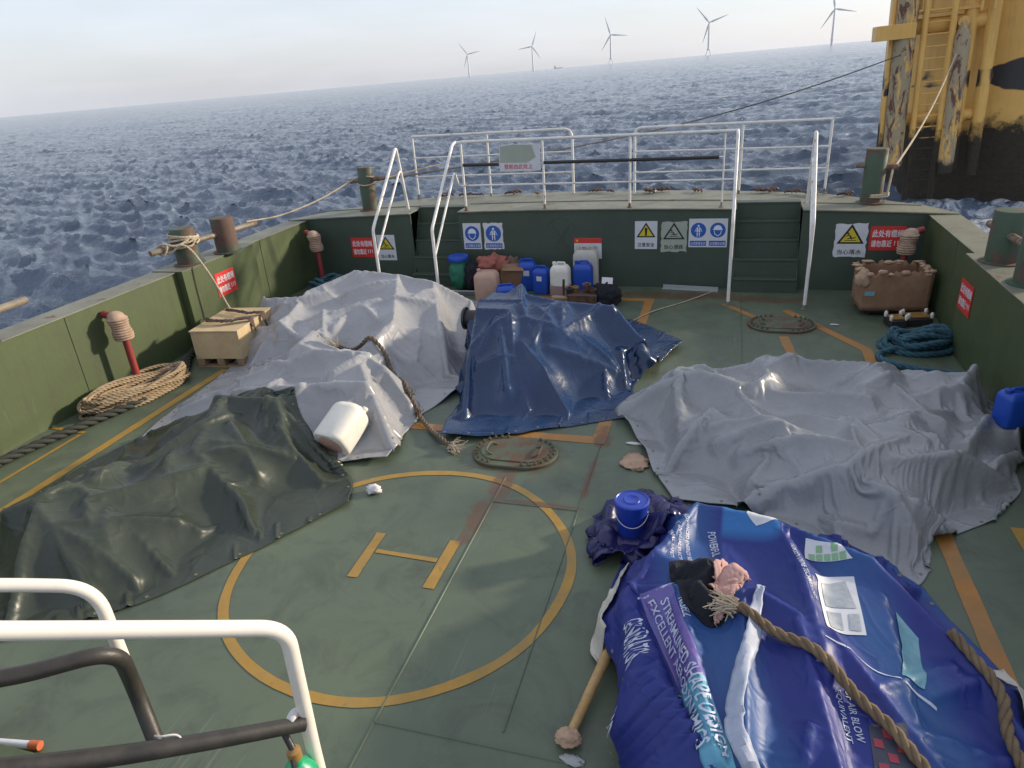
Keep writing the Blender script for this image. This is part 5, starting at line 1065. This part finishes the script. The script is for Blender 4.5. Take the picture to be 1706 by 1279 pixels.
# crate
t = thing('wooden_crate', 'pale plywood crate on a pallet beside the light grey tarpaulin', 'crate', (-6.23, 7.38, 0), .13); w, d, h = .33, .46, .50
mb = MB(); mb.box(-w, w, -d, -d + .015, .12, h - .012); mb.build('front_panel', M['wood'], t, bevel=.002)
mb = MB(); mb.box(-w, w, d - .015, d, .12, h - .012); mb.build('back_panel', M['wood'], t)
for sx in (-1, 1): mb = MB(); mb.box(min(sx * w, sx * (w - .015)), max(sx * w, sx * (w - .015)), -d + .016, d - .016, .12, h - .012); mb.build('side_panel', M['wood'], t)
mb = MB(); mb.box(-w - .01, w + .01, -d - .012, d + .012, h - .011, h + .006); mb.build('lid', M['wood'], t, bevel=.003)
for sx in (-1, 0, 1): mb = MB(); mb.box(sx * (w - .05) - .05, sx * (w - .05) + .05, -d, d, .025, .118); mb.build('pallet_bearer', M['wood2'], t, bevel=.003)
mb = MB(); mb.box(-w, w, -d, -d + .1, 0, .022); mb.box(-w, w, d - .1, d, 0, .022); mb.build('pallet_board', M['wood2'], t)
for sx in (-1, 1):
    for zz in (.15, h - .06): mb = MB(); mb.box(sx * (w - .02) - .015, sx * (w - .02) + .015, -d - .004, -d + .0, zz, zz + .03); mb.build('corner_clip', M['steel'], t)
GH[(abs(GXX + 6.2) < .34) & (abs(GYY - 7.35) < .47)] = .51
for i, (pts, wd) in enumerate([([(-6.52, 7.2), (-6.3, 7.16), (-6.05, 7.22), (-5.86, 7.35)], .09), ([(-6.5, 7.6), (-6.25, 7.55), (-6.05, 7.5), (-5.86, 7.6)], .07)]):
    tag(strip_cloth('cloth_strip', pts, wd, M['strap'], seed=50 + i, lift=.02, curl=.02), ['dark brown webbing strip nearer the front of the plywood crate lid', 'dark brown webbing strip across the rear of the plywood crate lid'][i], 'strap', 'webbing strips on the crate')
# torn cardboard box on a trolley
t = thing('cardboard_box', 'torn open brown cardboard box in the corner under the ribbed vent', 'box', (2.17, 9.95, .09), .08); w, d, h = .40, .27, .50; rr = random.Random(8)
def wallp(x0, y0, x1, y1, seed):
    rq = np.random.RandomState(seed); n = 26; mb = MB(); V = []; dx, dy = (x1 - x0), (y1 - y0); l = math.hypot(dx, dy); nx, ny = dy / l, -dx / l
    for k in range(9):
        for i in range(n + 1):
            f = i / n; hz_ = h * k / 8; e = (rq.rand() - .5) * .07 if k == 8 else 0; o_ = .018 * math.sin(f * 9 + seed) * (k / 8) + (rq.rand() - .5) * .006; V.append((x0 + dx * f + nx * o_, y0 + dy * f + ny * o_, hz_ + e))
    mb.add(V, [(k * (n + 1) + i, k * (n + 1) + i + 1, (k + 1) * (n + 1) + i + 1, (k + 1) * (n + 1) + i) for k in range(8) for i in range(n)])
    o = mb.build('side_wall', M['card'], t); s = o.modifiers.new('t', 'SOLIDIFY'); s.thickness = .008; return o
C4 = [(-w, -d), (w, -d), (w, d), (-w, d)]
for i in range(4): wallp(*C4[i], *C4[(i + 1) % 4], i)
mb = MB(); mb.box(-w, w, -d, d, 0, .008); mb.build('bottom', M['card'], t)
for i in range(26):   # torn paper curls along the rim
    f = rr.random() * 4; k = int(f); a, b = C4[k], C4[(k + 1) % 4]; q = f - k; x, y = a[0] + (b[0] - a[0]) * q, a[1] + (b[1] - a[1]) * q
    blob('torn_flap', (x, y, h + rr.uniform(-.02, .02)), (rr.uniform(.03, .07), rr.uniform(.02, .04), rr.uniform(.012, .03)), i, M['cardt'], t, .5, 2.5, 2)
blob('torn_flap', (-w - .02, -d + .02, h - .08), (.08, .05, .12), 40, M['cardt'], t, .4, 2, 3)
mb = MB(); mb.box(-w + .02 - .42 * 0, -w + .14, -d - .012, -d - .009, .2, .26); mb.build('blue_print', M['bpale'], t)
t = thing('trolley', 'low black trolley carrying the torn cardboard box', 'trolley', (2.2, 9.95, 0), .08); mb = MB(); mb.box(-.38, .38, -.24, .24, .05, .085); mb.build('platform', M['black'], t, bevel=.005)
for sx in (-1, 1):
    for sy in (-1, 1): mb = MB(); mb.lathe([(.03, -.012), (.035, -.008), (.035, .008), (.03, .012)], 18, (sx * .3, sy * .18, .036), axis='x'); mb.build('wheel', M['black'], t)
for i, (x, y, wd) in enumerate([(2.16, 9.35, .10), (2.42, 9.45, .15)]):
    t = thing('valve_unit', ['small valve block with glossy brown top and white knobs below the cardboard box', 'wider valve block with glossy brown top and white knobs below the cardboard box'][i], 'machine part', (x, y, 0), .2, 'valve blocks in front of the cardboard box')
    mb = MB(); mb.box(-wd, wd, -.12, .12, 0, .10); mb.build('block', M['black'], t, bevel=.012); mb = MB(); mb.box(-wd + .02, wd - .02, -.09, .09, .101, .125); mb.build('top_plate', M['gold'], t, bevel=.006)
    for sx in (-1, 1):
        for sy in (-1, 1): mb = MB(); mb.lathe([(.018, .10), (.022, .13), (.022, .155), (.012, .17), (.0001, .172)], 16, (sx * (wd - .01), sy * .085, 0)); mb.build('knob', M['jug'], t)
# bucket on the crumpled sheet
zb = .065
t = thing('plastic_bucket', 'blue lidded plastic bucket standing on the crumpled sheet end', 'bucket', (-.53, 4.31, zb))
mb = MB(); mb.lathe([(.098, 0), (.104, .01), (.118, .27), (.124, .272), (.124, .285), (.118, .287)], 48); mb.build('body', M['bucketblue'], t)
mb = MB(); mb.lathe([(.122, .286), (.13, .29), (.13, .305), (.118, .312), (.112, .305), (.06, .305), (.055, .312), (.045, .305), (.0001, .305)], 48); mb.build('lid', M['bucketblue'], t)
mb = MB(); mb.tube([(.124 * math.cos(a), .124 * math.sin(a) - .012 * 1, .25 - .10 * math.sin((a + PI * .95) / (PI * 1.0) * PI) ) for a in np.linspace(-PI * .95, .05 * PI * -1, 24)], .003, 6); mb.build('handle', M['paper'], t)
# wooden pole with a rag on its end
t = thing('wooden_pole', 'yellowish wooden pole lying beside the blue banner with a rag round its end', 'pole', (-.63, 2.55, 0)); mb = MB(); mb.tube(crom([(0, 0, .04), (.06, .28, .07), (.13, .60, .11), (.16, .74, .13)], .04), np.linspace(.026, .036, len(crom([(0, 0, .04), (.06, .28, .07), (.13, .60, .11), (.16, .74, .13)], .04))), 16); mb.build('shaft', M['pad'], t)
blob('rag_end', (-.01, -.03, .045), (.065, .05, .035), 61, M['cardt'], t, .28, 1.5, 4)
M['cplate'] = M['cardt']
for nm, lb, c, s, sd, m in [('paper_ball', 'crumpled white paper ball on the deck above the painted letter', (-2.80, 4.56, .035), (.058, .045, .035), 71, 'paper'), ('crushed_carton', 'flattened torn carton piece on the deck left of the rumpled grey tarpaulin', (-.64, 5.45, .012), (.11, .14, .014), 72, 'cardt'), ('paper_scrap', 'small beige paper scrap lying above the torn carton piece', (-.69, 5.78, .008), (.07, .02, .008), 73, 'paper'), ('carton_scrap', 'small brown carton scrap between the rumpled grey tarpaulin and the shaded bulwark', (2.42, 6.0, .01), (.07, .04, .01), 74, 'cardt'), ('film_scrap', 'clear plastic film scrap near the end of the wooden pole', (-.60, 2.42, .006), (.06, .03, .006), 75, 'steel'), ('paper_scrap', 'tiny white paper scrap on the deck in front of the cardboard box', (1.45, 9.3, .006), (.05, .015, .006), 76, 'paper')]:
    tag(blob(nm, c, s, sd, M[m], amp=.45, f=2.4, sub=3), lb, 'scrap')
mb = MB(); mb.box(-.42, .42, -.05, .05, 0, .008); mb.box(-.42, .42, .045, .05, .008, .05); o = mb.build('steel_angle', M['steel'], bevel=.002); o.location = (-.45, 10.72, .0); o.rotation_euler = (0, 0, -.12); tag(o, 'pale steel angle lying at the foot of the stern wall', 'bar')
# manhole covers
def manhole(label, x, y, rx, ry, nb):
    t = thing('manhole_cover', label, 'manhole cover', (x, y, 0), 0, 'bolted manhole covers'); st = rx - ry
    def ov(r, n=48): return [((st if math.cos(a) > 0 else -st) + r * math.cos(a), r * math.sin(a)) for a in np.linspace(0, 2 * PI, n, endpoint=False) + .001]
    mb = MB(); mb.prism(ov(ry), 0, .03); mb.build('rim', M['manhole'], t, bevel=.006); mb = MB(); mb.prism(ov(ry * .70), .0305, .040); mb.build('plate', M['manhole'], t, bevel=.004)
    mb = MB(); mb.lathe([(.017, .03), (.017, .048), (.008, .048), (.008, .06), (.0001, .06)], 6); b0 = mb.build('bolt', M['manhole'], t)
    for k, (px, py) in enumerate(ov(ry * .86, nb)):
        b = b0
        if k: b = b0.copy(); COL.objects.link(b)
        b.location = (px, py, 0)
    for sx in (-1, 1): mb = MB(); mb.tube(bend([(sx * rx * .62 - sx * .07, -.11, .035), (sx * rx * .62, -.11, .075), (sx * rx * .62, .06, .075), (sx * rx * .62 - sx * .07, .08, .035)], .04), .010, 10); mb.build('lifting_hook', M['manhole'], t)
    return t
manhole('rusty bolted manhole cover between painted circle and navy tarpaulin', -1.76, 5.42, .41, .28, 24)
manhole('rusty bolted manhole cover near the stern stair', .80, 9.22, .42, .30, 24)
# seaweed-like debris and shackles along the aft edge
rr = random.Random(2)
for i, x in enumerate([-5.0, -4.6, -4.35, -3.7, -3.2, -2.2, -1.95, -1.3, -1.1, -.5, .45, .62, .95, 1.2, 1.72]):
    t = thing('deck_shackle', 'rusty shackle lying at the aft edge of the stern deck among the rail feet', 'shackle', (x, 12.18 - max(0, x - .2) * .22, 1.242 + camber(x)), rr.uniform(-1, 1), 'rusty shackles along the aft edge')
    mb = MB(); s = rr.uniform(.7, 1.2)
    for k in range(3): a = rr.uniform(0, 3); mb.tube([(k * .07 * s + .05 * s * math.cos(q + a), .05 * s * math.sin(q), .03 + .03 * s * abs(math.sin(q + a))) for q in np.linspace(0, 2 * PI, 12, endpoint=False)], .015 * s, 8, closed=True)
    mb.build('chain_links', M['mach'], t)

# ---- foreground handrails
def rail2(label, items, base):
    t = thing('ladder_handrail', label, 'handrail', base)
    for nm, pts, r, m in items:
        mb = MB(); mb.tube(np.array(pts) - np.array(base), r, 24); mb.build(nm, M[m], t)
    return t
M['whitefg'] = paint('cream rail paint', (.80, .74, .66), (.72, .66, .58), .3, 5, .4, rust=.12, rscale=30, dirt=.1, rustc=(.12, .06, .03), bmp=.03)
M['sleeve'] = paint('black sleeve', (.022, .020, .018), (.05, .045, .038), .38, 9, .8, dirt=.1, bmp=.2)
t = rail2('cream white ladder handrail nearest the camera with black sleeved lower rail', [('handrail', bend([(-2.05, .13, 2.76), (-1.42, .76, 2.29), (-1.032, 1.145, 2.015), (-1.07, 1.17, 1.50), (-1.07, 1.17, 0)], .07, 10), .021, 'whitefg'),
    ('sleeved_rail', crom([(-2.0, .2, 2.26), (-1.46, .73, 1.90), (-1.25, .93, 1.78), (-1.05, 1.14, 1.665)], .03), np.linspace(.029, .021, len(crom([(-2.0, .2, 2.26), (-1.46, .73, 1.90), (-1.25, .93, 1.78), (-1.05, 1.14, 1.665)], .03))), 'sleeve')], (-1.07, 1.17, 0))
mb = MB(); mb.lathe([(.030, -.012), (.033, -.008), (.033, .008), (.030, .012)], 20, (-.005, -.035, 1.675), axis='x'); mb.build('tape_wrap', M['paper'], t)
mb = MB(); mb.tube(crom([(-.245, -.255, 1.815), (-.22, -.26, 1.825), (-.19, -.24, 1.815), (-.18, -.235, 1.78), (-.185, -.23, 1.755)], .01), .0025, 6); mb.build('cable_tie', M['paper'], t)
k_ = .87; ow = np.array((0, 0, 3.3))
def kk(*p): return tuple(ow + (np.array(p) - ow) * k_)
t = rail2('cream white ladder handrail with black hose sleeved round its bend, at the left edge', [('handrail', bend([kk(-2.5, .5, 2.40), kk(-1.89, 1.06, 2.08), kk(-1.715, 1.19, 1.995), kk(-1.70, 1.18, 1.62)], .08, 10), .0170, 'whitefg'),
    ('sleeved_rail', bend([kk(-2.3, .55, 2.10), kk(-1.82, .93, 1.87), kk(-1.62, 1.12, 1.84), kk(-1.70, 1.18, 1.60), kk(-1.60, 1.11, 1.43)], .09, 10), .021, 'sleeve')], kk(-1.7, 1.17, 1.5))
t = thing('spray_canister', 'green canister with black valve hung beside the handrail post at the lower edge', 'canister', (-1.075, 1.10, 1.20)); 
mb = MB(); mb.lathe([(.05, 0), (.056, .02), (.056, .26), (.052, .30), (.036, .335), (.018, .35), (.018, .37), (.0001, .37)], 40); mb.build('tank', M['cang'], t)
mb = MB(); mb.lathe([(.016, .365), (.02, .37), (.02, .40), (.012, .405), (.0001, .41)], 20); mb.build('valve', M['gold'], t); mb = MB(); mb.tube([(0, 0, .40), (-.02, .01, .43), (-.04, .02, .46)], .010, 10); mb.tube([(0, -.01, .39), (.03, -.05, .33), (.02, -.07, .2)], .007, 8); mb.build('lever', M['black'], t)
mb = MB(); mb.box(-4.4, -2.80, .6, 1.70, 0, .16); o = mb.build('deck_step', M['bulwark'], bevel=.012); tag(o, 'low olive green steel step at the lower left corner of the deck', 'step')
mb = MB(); mb.tube([(-3.95, 1.74, .03), (-3.56, 1.80, .03)], .022, 12); o = mb.build('tube', M['signw']); tag(o, 'short white tube with an orange end on the deck at the lower left', 'tube'); mb = MB(); mb.tube([(-3.56, 1.80, .03), (-3.50, 1.81, .03)], .026, 12); mb.build('end_cap', plain('orange cap', (.5, .12, .04)), o)

# ================================================================ THE YELLOW TOWER
ty = 23.7
TW = Matrix.Translation((0, ty, -1.28)) @ Matrix.Rotation(R_(-2.3), 4, 'Y')
TM = None
def tower_mat(name, growth=1):
    m, N, L, P = newmat(name); v = coord(N); sep = N.new('ShaderNodeSeparateXYZ'); L.new(v, sep.inputs[0])
    col = mixc(N, L, ramp(N, L, nnoise(N, L, .8, 6, .6, v), [(.35, 0), (.7, 1)]), (.76, .46, .13), (.64, .37, .09))
    st = N.new('ShaderNodeMapping'); st.inputs['Scale'].default_value = (3, 3, .35); L.new(v, st.inputs[0])
    d = ramp(N, L, nnoise(N, L, 2, 8, .7, st.outputs[0]), [(.52, 0), (.75, 1)]); col = mixc(N, L, mth(N, L, 'MULTIPLY', d, .4), col, (.20, .10, .035))
    # marine growth from the waterline up, with a ragged upper edge and dark patches above it
    e = mth(N, L, 'ADD', sep.outputs[2], mth(N, L, 'MULTIPLY', mth(N, L, 'SUBTRACT', nnoise(N, L, 1.6, 11, .75, v), .5), 2.4))
    g = ramp(N, L, mth(N, L, 'DIVIDE', e, 6), [(.275, 1), (.33, 0)])
    gc = mixc(N, L, nnoise(N, L, 6, 8, .75, v), (.016, .013, .010), (.07, .055, .035))
    sp_ = mth(N, L, 'ADD', nnoise(N, L, .42, 4, .5, v, .6), 0); band = ramp(N, L, mth(N, L, 'DIVIDE', sep.outputs[2], 6), [(.45, 0), (.50, .28), (.57, .28), (.62, 0)])
    s2 = ramp(N, L, mth(N, L, 'ADD', sp_, band), [(.725, 0), (.755, 1)])
    col = mixc(N, L, s2, col, (.030, .028, .030)); col = mixc(N, L, g, col, gc); L.new(col, P.inputs['Base Color'])
    L.new(mixc(N, L, g, (.45, .45, .45), (.8, .8, .8)), P.inputs['Roughness']); h = mth(N, L, 'MULTIPLY', nnoise(N, L, 7, 8, .7, v), mth(N, L, 'ADD', mth(N, L, 'MULTIPLY', g, 1.0), .12)); bump(N, L, P, h, .8, .1); return m
M['tower'] = tower_mat('tower yellow paint')
m, N, L, P = newmat('worn fender paint'); v = coord(N); st = N.new('ShaderNodeMapping'); st.inputs['Scale'].default_value = (1.6, 1.6, .5); L.new(v, st.inputs[0])
f = nnoise(N, L, 2.0, 9, .72, st.outputs[0], .4); col = mixc(N, L, ramp(N, L, f, [(.44, 0), (.47, 1)]), (.66, .40, .11), (.33, .27, .17)); col = mixc(N, L, ramp(N, L, nnoise(N, L, 2.6, 9, .75, st.outputs[0], .8), [(.52, 0), (.57, 1)]), col, (.12, .05, .035))
sep = N.new('ShaderNodeSeparateXYZ'); L.new(v, sep.inputs[0]); e = mth(N, L, 'ADD', sep.outputs[2], mth(N, L, 'MULTIPLY', nnoise(N, L, 2, 8, .7, v), 1.0)); col = mixc(N, L, ramp(N, L, mth(N, L, 'DIVIDE', e, 6), [(.25, 1), (.28, 0)]), col, (.03, .025, .018))
L.new(col, P.inputs['Base Color']); P.inputs['Roughness'].default_value = .7; M['fender'] = m
t = thing('foundation_tower', 'yellow steel wind turbine foundation with boat landing and dark marine growth', 'tower', (0, ty, -1.28)); t.matrix_world = TW
def tp(x, z, y=0): return (x, y, z + 1.28)
mb = MB(); mb.lathe([(4.25, -3), (4.25, 12)], 96, (9.35, 4.6, 0)); mb.build('column', M['tower'], t)
for (xa, za, xb, zb_, yy) in [(4.70, -.3, 4.70, 11, 0.), (6.10, -.3, 6.10, 3.3, -.05)]:
    mb = MB(); prof = [(xa, yy, -.8 + 1.28 + za), (xa, yy, zb_ + 1.28)]
    if zb_ < 5: mb.tube([(xa, yy, .75), (xa, yy, 4.3), (xa + .02, yy + .12, 4.75)], [.21, .21, .05], 28)
    else: mb.tube([(xa, yy, 1.0), (xa, yy, 12)], .27, 28)
    mb.build('fender_tube', M['fender'], t)
mb = MB(); mb.tube([(6.32, .28, .8), (6.32, .28, 12)], .17, 20); mb.build('fender_tube', M['tower'], t)
mb = MB(); mb.tube([(4.40, .15, .9), (4.40, .15, 12)], .07, 14); mb.build('guide_tube', M['tower'], t)
for x in (5.16, 5.84): mb = MB(); mb.tube([(x, 0, .0), (x, 0, 12)], .085, 16); mb.build('ladder_stringer', M['tower'], t)
for k in range(38): mb = MB(); mb.tube([(5.16, -.02, .25 + .3 * k), (5.84, -.02, .25 + .3 * k)], .018, 10); mb.build('ladder_rung', M['tower'], t)
for (z, x0, x1, r) in [(4.68, 4.5, 6.95, .20), (2.27, 4.7, 6.95, .17), (7.0, 4.5, 6.95, .2)]: mb = MB(); mb.tube([(x0, .35, z), (x1, .35, z)], r, 24); mb.build('brace_tube', M['tower'], t)
for z in (4.68, 2.27, 7.0):
    for x in (4.7, 6.1): mb = MB(); mb.tube([(x, 0, z), (x + .4, 2.6, z)], .14, 16); mb.build('stub_tube', M['tower'], t)
mb = MB(); mb.tube([(6.83, .2, .6), (6.83, .2, 12)], .17, 22); mb.build('leg_tube', M['tower'], t)
mb = MB(); mb.box(3.92, 4.9, -.3, .4, 4.42, 4.80); mb.build('bracket', M['tower'], t, bevel=.01)
for x in (5.3, 5.6): mb = MB(); mb.tube(bend([(x - .25, .2, 5.1), (x - .25, .2, 9)], .1), .04, 10); mb.build('guard_bar', M['tower'], t)
mb = MB(); mb.box(4.9, 6.5, .1, .8, 4.98, 5.05); mb.build('landing_plate', M['tower'], t)
for x in (6.45, 6.75): mb = MB(); mb.tube([(x, -.1, 4.9), (x, -.1, 9)], .035, 10); mb.build('guard_bar', M['tower'], t)
for k in range(10): mb = MB(); mb.tube([(6.45, -.1, 5.2 + .3 * k), (6.75, -.1, 5.2 + .3 * k)], .018, 8); mb.build('ladder_rung', M['tower'], t)
# lines running from the stern bollards
a, b = np.array((2.26, 11.35, 1.62)), np.array((5.78, 23.4, 2.86))
u = np.linspace(0, 1, 40)[:, None]; P = a + (b - a) * u; P[:, 2] -= .25 * np.sin(u[:, 0] * PI)
P0 = [(2.1 + .16 * math.cos(q), 11.4 + .16 * math.sin(q), 1.25 + .004 * q) for q in np.linspace(0, 4 * PI, 30)] + [(2.22, 11.27, 1.3), (2.24, 11.3, 1.5)]
rope_thing('mooring_rope', 'pale rope stretched from the dark stern bollard up to the yellow tower', crom(np.vstack([P0, P]), .08), .017, 'ropep', n=5)
a, b = np.array((-5.66, 11.30, 1.70)), np.array((4.55, 23.6, 2.95)); P = a + (b - a) * u; P[:, 2] -= .35 * np.sin(u[:, 0] * PI)
rope_thing('wire_rope', 'dark wire stretched from the rust red stern bollard behind the railings to the tower', crom(P, .15), .017, 'wire', n=5)

# ================================================================ TURBINES ON THE HORIZON
def turbine(label, az, D, angs, jacket, R=60, Hh=95):
    loc = Vector((math.sin(R_(az)) * D, math.cos(R_(az)) * D, 0)); t = thing('wind_turbine', label, 'wind turbine', (0, 0, 0), 0, 'wind turbines standing in the sea'); t.matrix_world = SEA @ Matrix.Translation(loc) @ Matrix.Rotation(-R_(az), 4, 'Z')
    mb = MB(); z0 = 18 if jacket else 0; mb.tube([(0, 0, z0 - (0 if jacket else 5)), (0, 0, z0 + (Hh - z0) * .5), (0, 0, Hh - 2)], [3.4, 2.9, 2.2], 20); mb.build('mast', M['turb'], t)
    if jacket:
        for k in range(4): a = PI / 4 + k * PI / 2; mb = MB(); mb.tube([(2 * math.cos(a), 2 * math.sin(a), 20), (10 * math.cos(a), 10 * math.sin(a), 6), (10.5 * math.cos(a), 10.5 * math.sin(a), -4)], 1.3, 10); mb.build('foundation_leg', M['turb'], t)
        mb = MB(); mb.lathe([(5, 17), (5.5, 18), (5.5, 20), (4, 20.5)], 20); mb.build('work_platform', M['turb'], t)
    else: mb = MB(); mb.lathe([(4.6, 14), (5.2, 14.5), (5.2, 16), (3.6, 16.2)], 20); mb.build('work_platform', M['turb'], t)
    mb = MB(); mb.box(-2.2, 2.2, -5, 8, Hh - 2.2, Hh + 2.4); mb.build('nacelle', M['turb'], t, bevel=.8)
    mb = MB(); mb.lathe([(.3, -8), (1.6, -7), (2.2, -5), (2.2, -4.8)], 20, (0, 0, Hh), axis='y'); v = mb.v[0]; hub = mb.build('hub', M['turb'], t)
    for a in angs:
        a = R_(a); mb = MB(); d = np.array((math.cos(a), 0, math.sin(a))); n = np.array((-math.sin(a), 0, math.cos(a))); V = []; F = []
        st_ = [(0, 1.3, 1.3), (.06, 1.5, 1.2), (.2, 2.9, .7), (.45, 2.0, .5), (.75, 1.3, .3), (1, .3, .1)]
        for s, ch, th in st_:
            for q in range(8): w = 2 * PI * q / 8; V.append(np.array((0, -6.2, Hh)) + d * (s * R) + n * ch * math.cos(w) + np.array((0, 1, 0)) * th * math.sin(w))
        for i in range(len(st_) - 1):
            for q in range(8): F.append((i * 8 + q, i * 8 + (q + 1) % 8, (i + 1) * 8 + (q + 1) % 8, (i + 1) * 8 + q))
        mb.add(V, F + [tuple(range(40, 48))]); mb.build('blade', M['turb'], t)
def im(hx, hy, tips, lean): return [math.degrees(math.atan2(-(y - hy), x - hx)) - lean for x, y in tips]
turbine('wind turbine furthest left on the horizon, the smallest', -19.33, 3580, im(90, 208, [(55, 168), (137, 197), (76, 255)], 4.5), False)
turbine('second wind turbine from the left, one blade pointing almost straight up', -14.51, 3273, im(338, 178, [(358, 113), (290, 187), (370, 218)], 4), False)
turbine('wind turbine in the middle of the row of five on a lattice foundation', -8.73, 2762, im(640, 133, [(620, 80), (704, 137), (602, 198)], 3), True)
turbine('wind turbine on a forked foundation, second from the yellow tower', -1.77, 2534, im(1020, 86, [(971, 30), (1095, 63), (994, 165)], 0), True)
turbine('wind turbine closest to the yellow tower, its top cut by the picture edge', 6.38, 2468, im(1503, 33, [(1495, -30), (1560, 50), (1443, 108)], -4), False)
loc = Vector((math.sin(R_(-12.64)) * 4500, math.cos(R_(-12.64)) * 4500, 0)); t = thing('distant_ship', 'tiny pale ship on the horizon between two wind turbines', 'ship'); t.matrix_world = SEA @ Matrix.Translation(loc) @ Matrix.Rotation(.3, 4, 'Z')
mb = MB(); mb.prism([(-26, -5), (22, -5), (30, 0), (22, 5), (-26, 5)], -2, 5); mb.build('hull', M['turb'], t); mb = MB(); mb.box(-24, -14, -4, 4, 5.01, 15); mb.box(6, 7, -1, 1, 5.01, 16); mb.build('superstructure', M['turb'], t)
bpy.data.objects.remove(bpy.data.objects['sticker']) if 'sticker' in bpy.data.objects and bpy.data.objects['sticker'].parent is None else None

# ---- thin sea haze, one even body of air from below the water to above the highest blade
m = bpy.data.materials.new('sea haze'); m.use_nodes = True; nt_ = m.node_tree; nt_.nodes.remove(nt_.nodes['Principled BSDF']); pv = nt_.nodes.new('ShaderNodeVolumePrincipled')
pv.inputs['Color'].default_value = (.92, .94, 1, 1); pv.inputs['Density'].default_value = .000010; pv.inputs['Anisotropy'].default_value = .3; nt_.links.new(pv.outputs[0], nt_.nodes['Material Output'].inputs['Volume'])
mb = MB(); mb.box(-12600, 12600, -12600, 12600, -215, 240); hz_o = mb.build('haze', m, smooth=0); hz_o['kind'] = 'stuff'; hz_o['label'] = 'pale haze over the sea'; hz_o['category'] = 'haze'
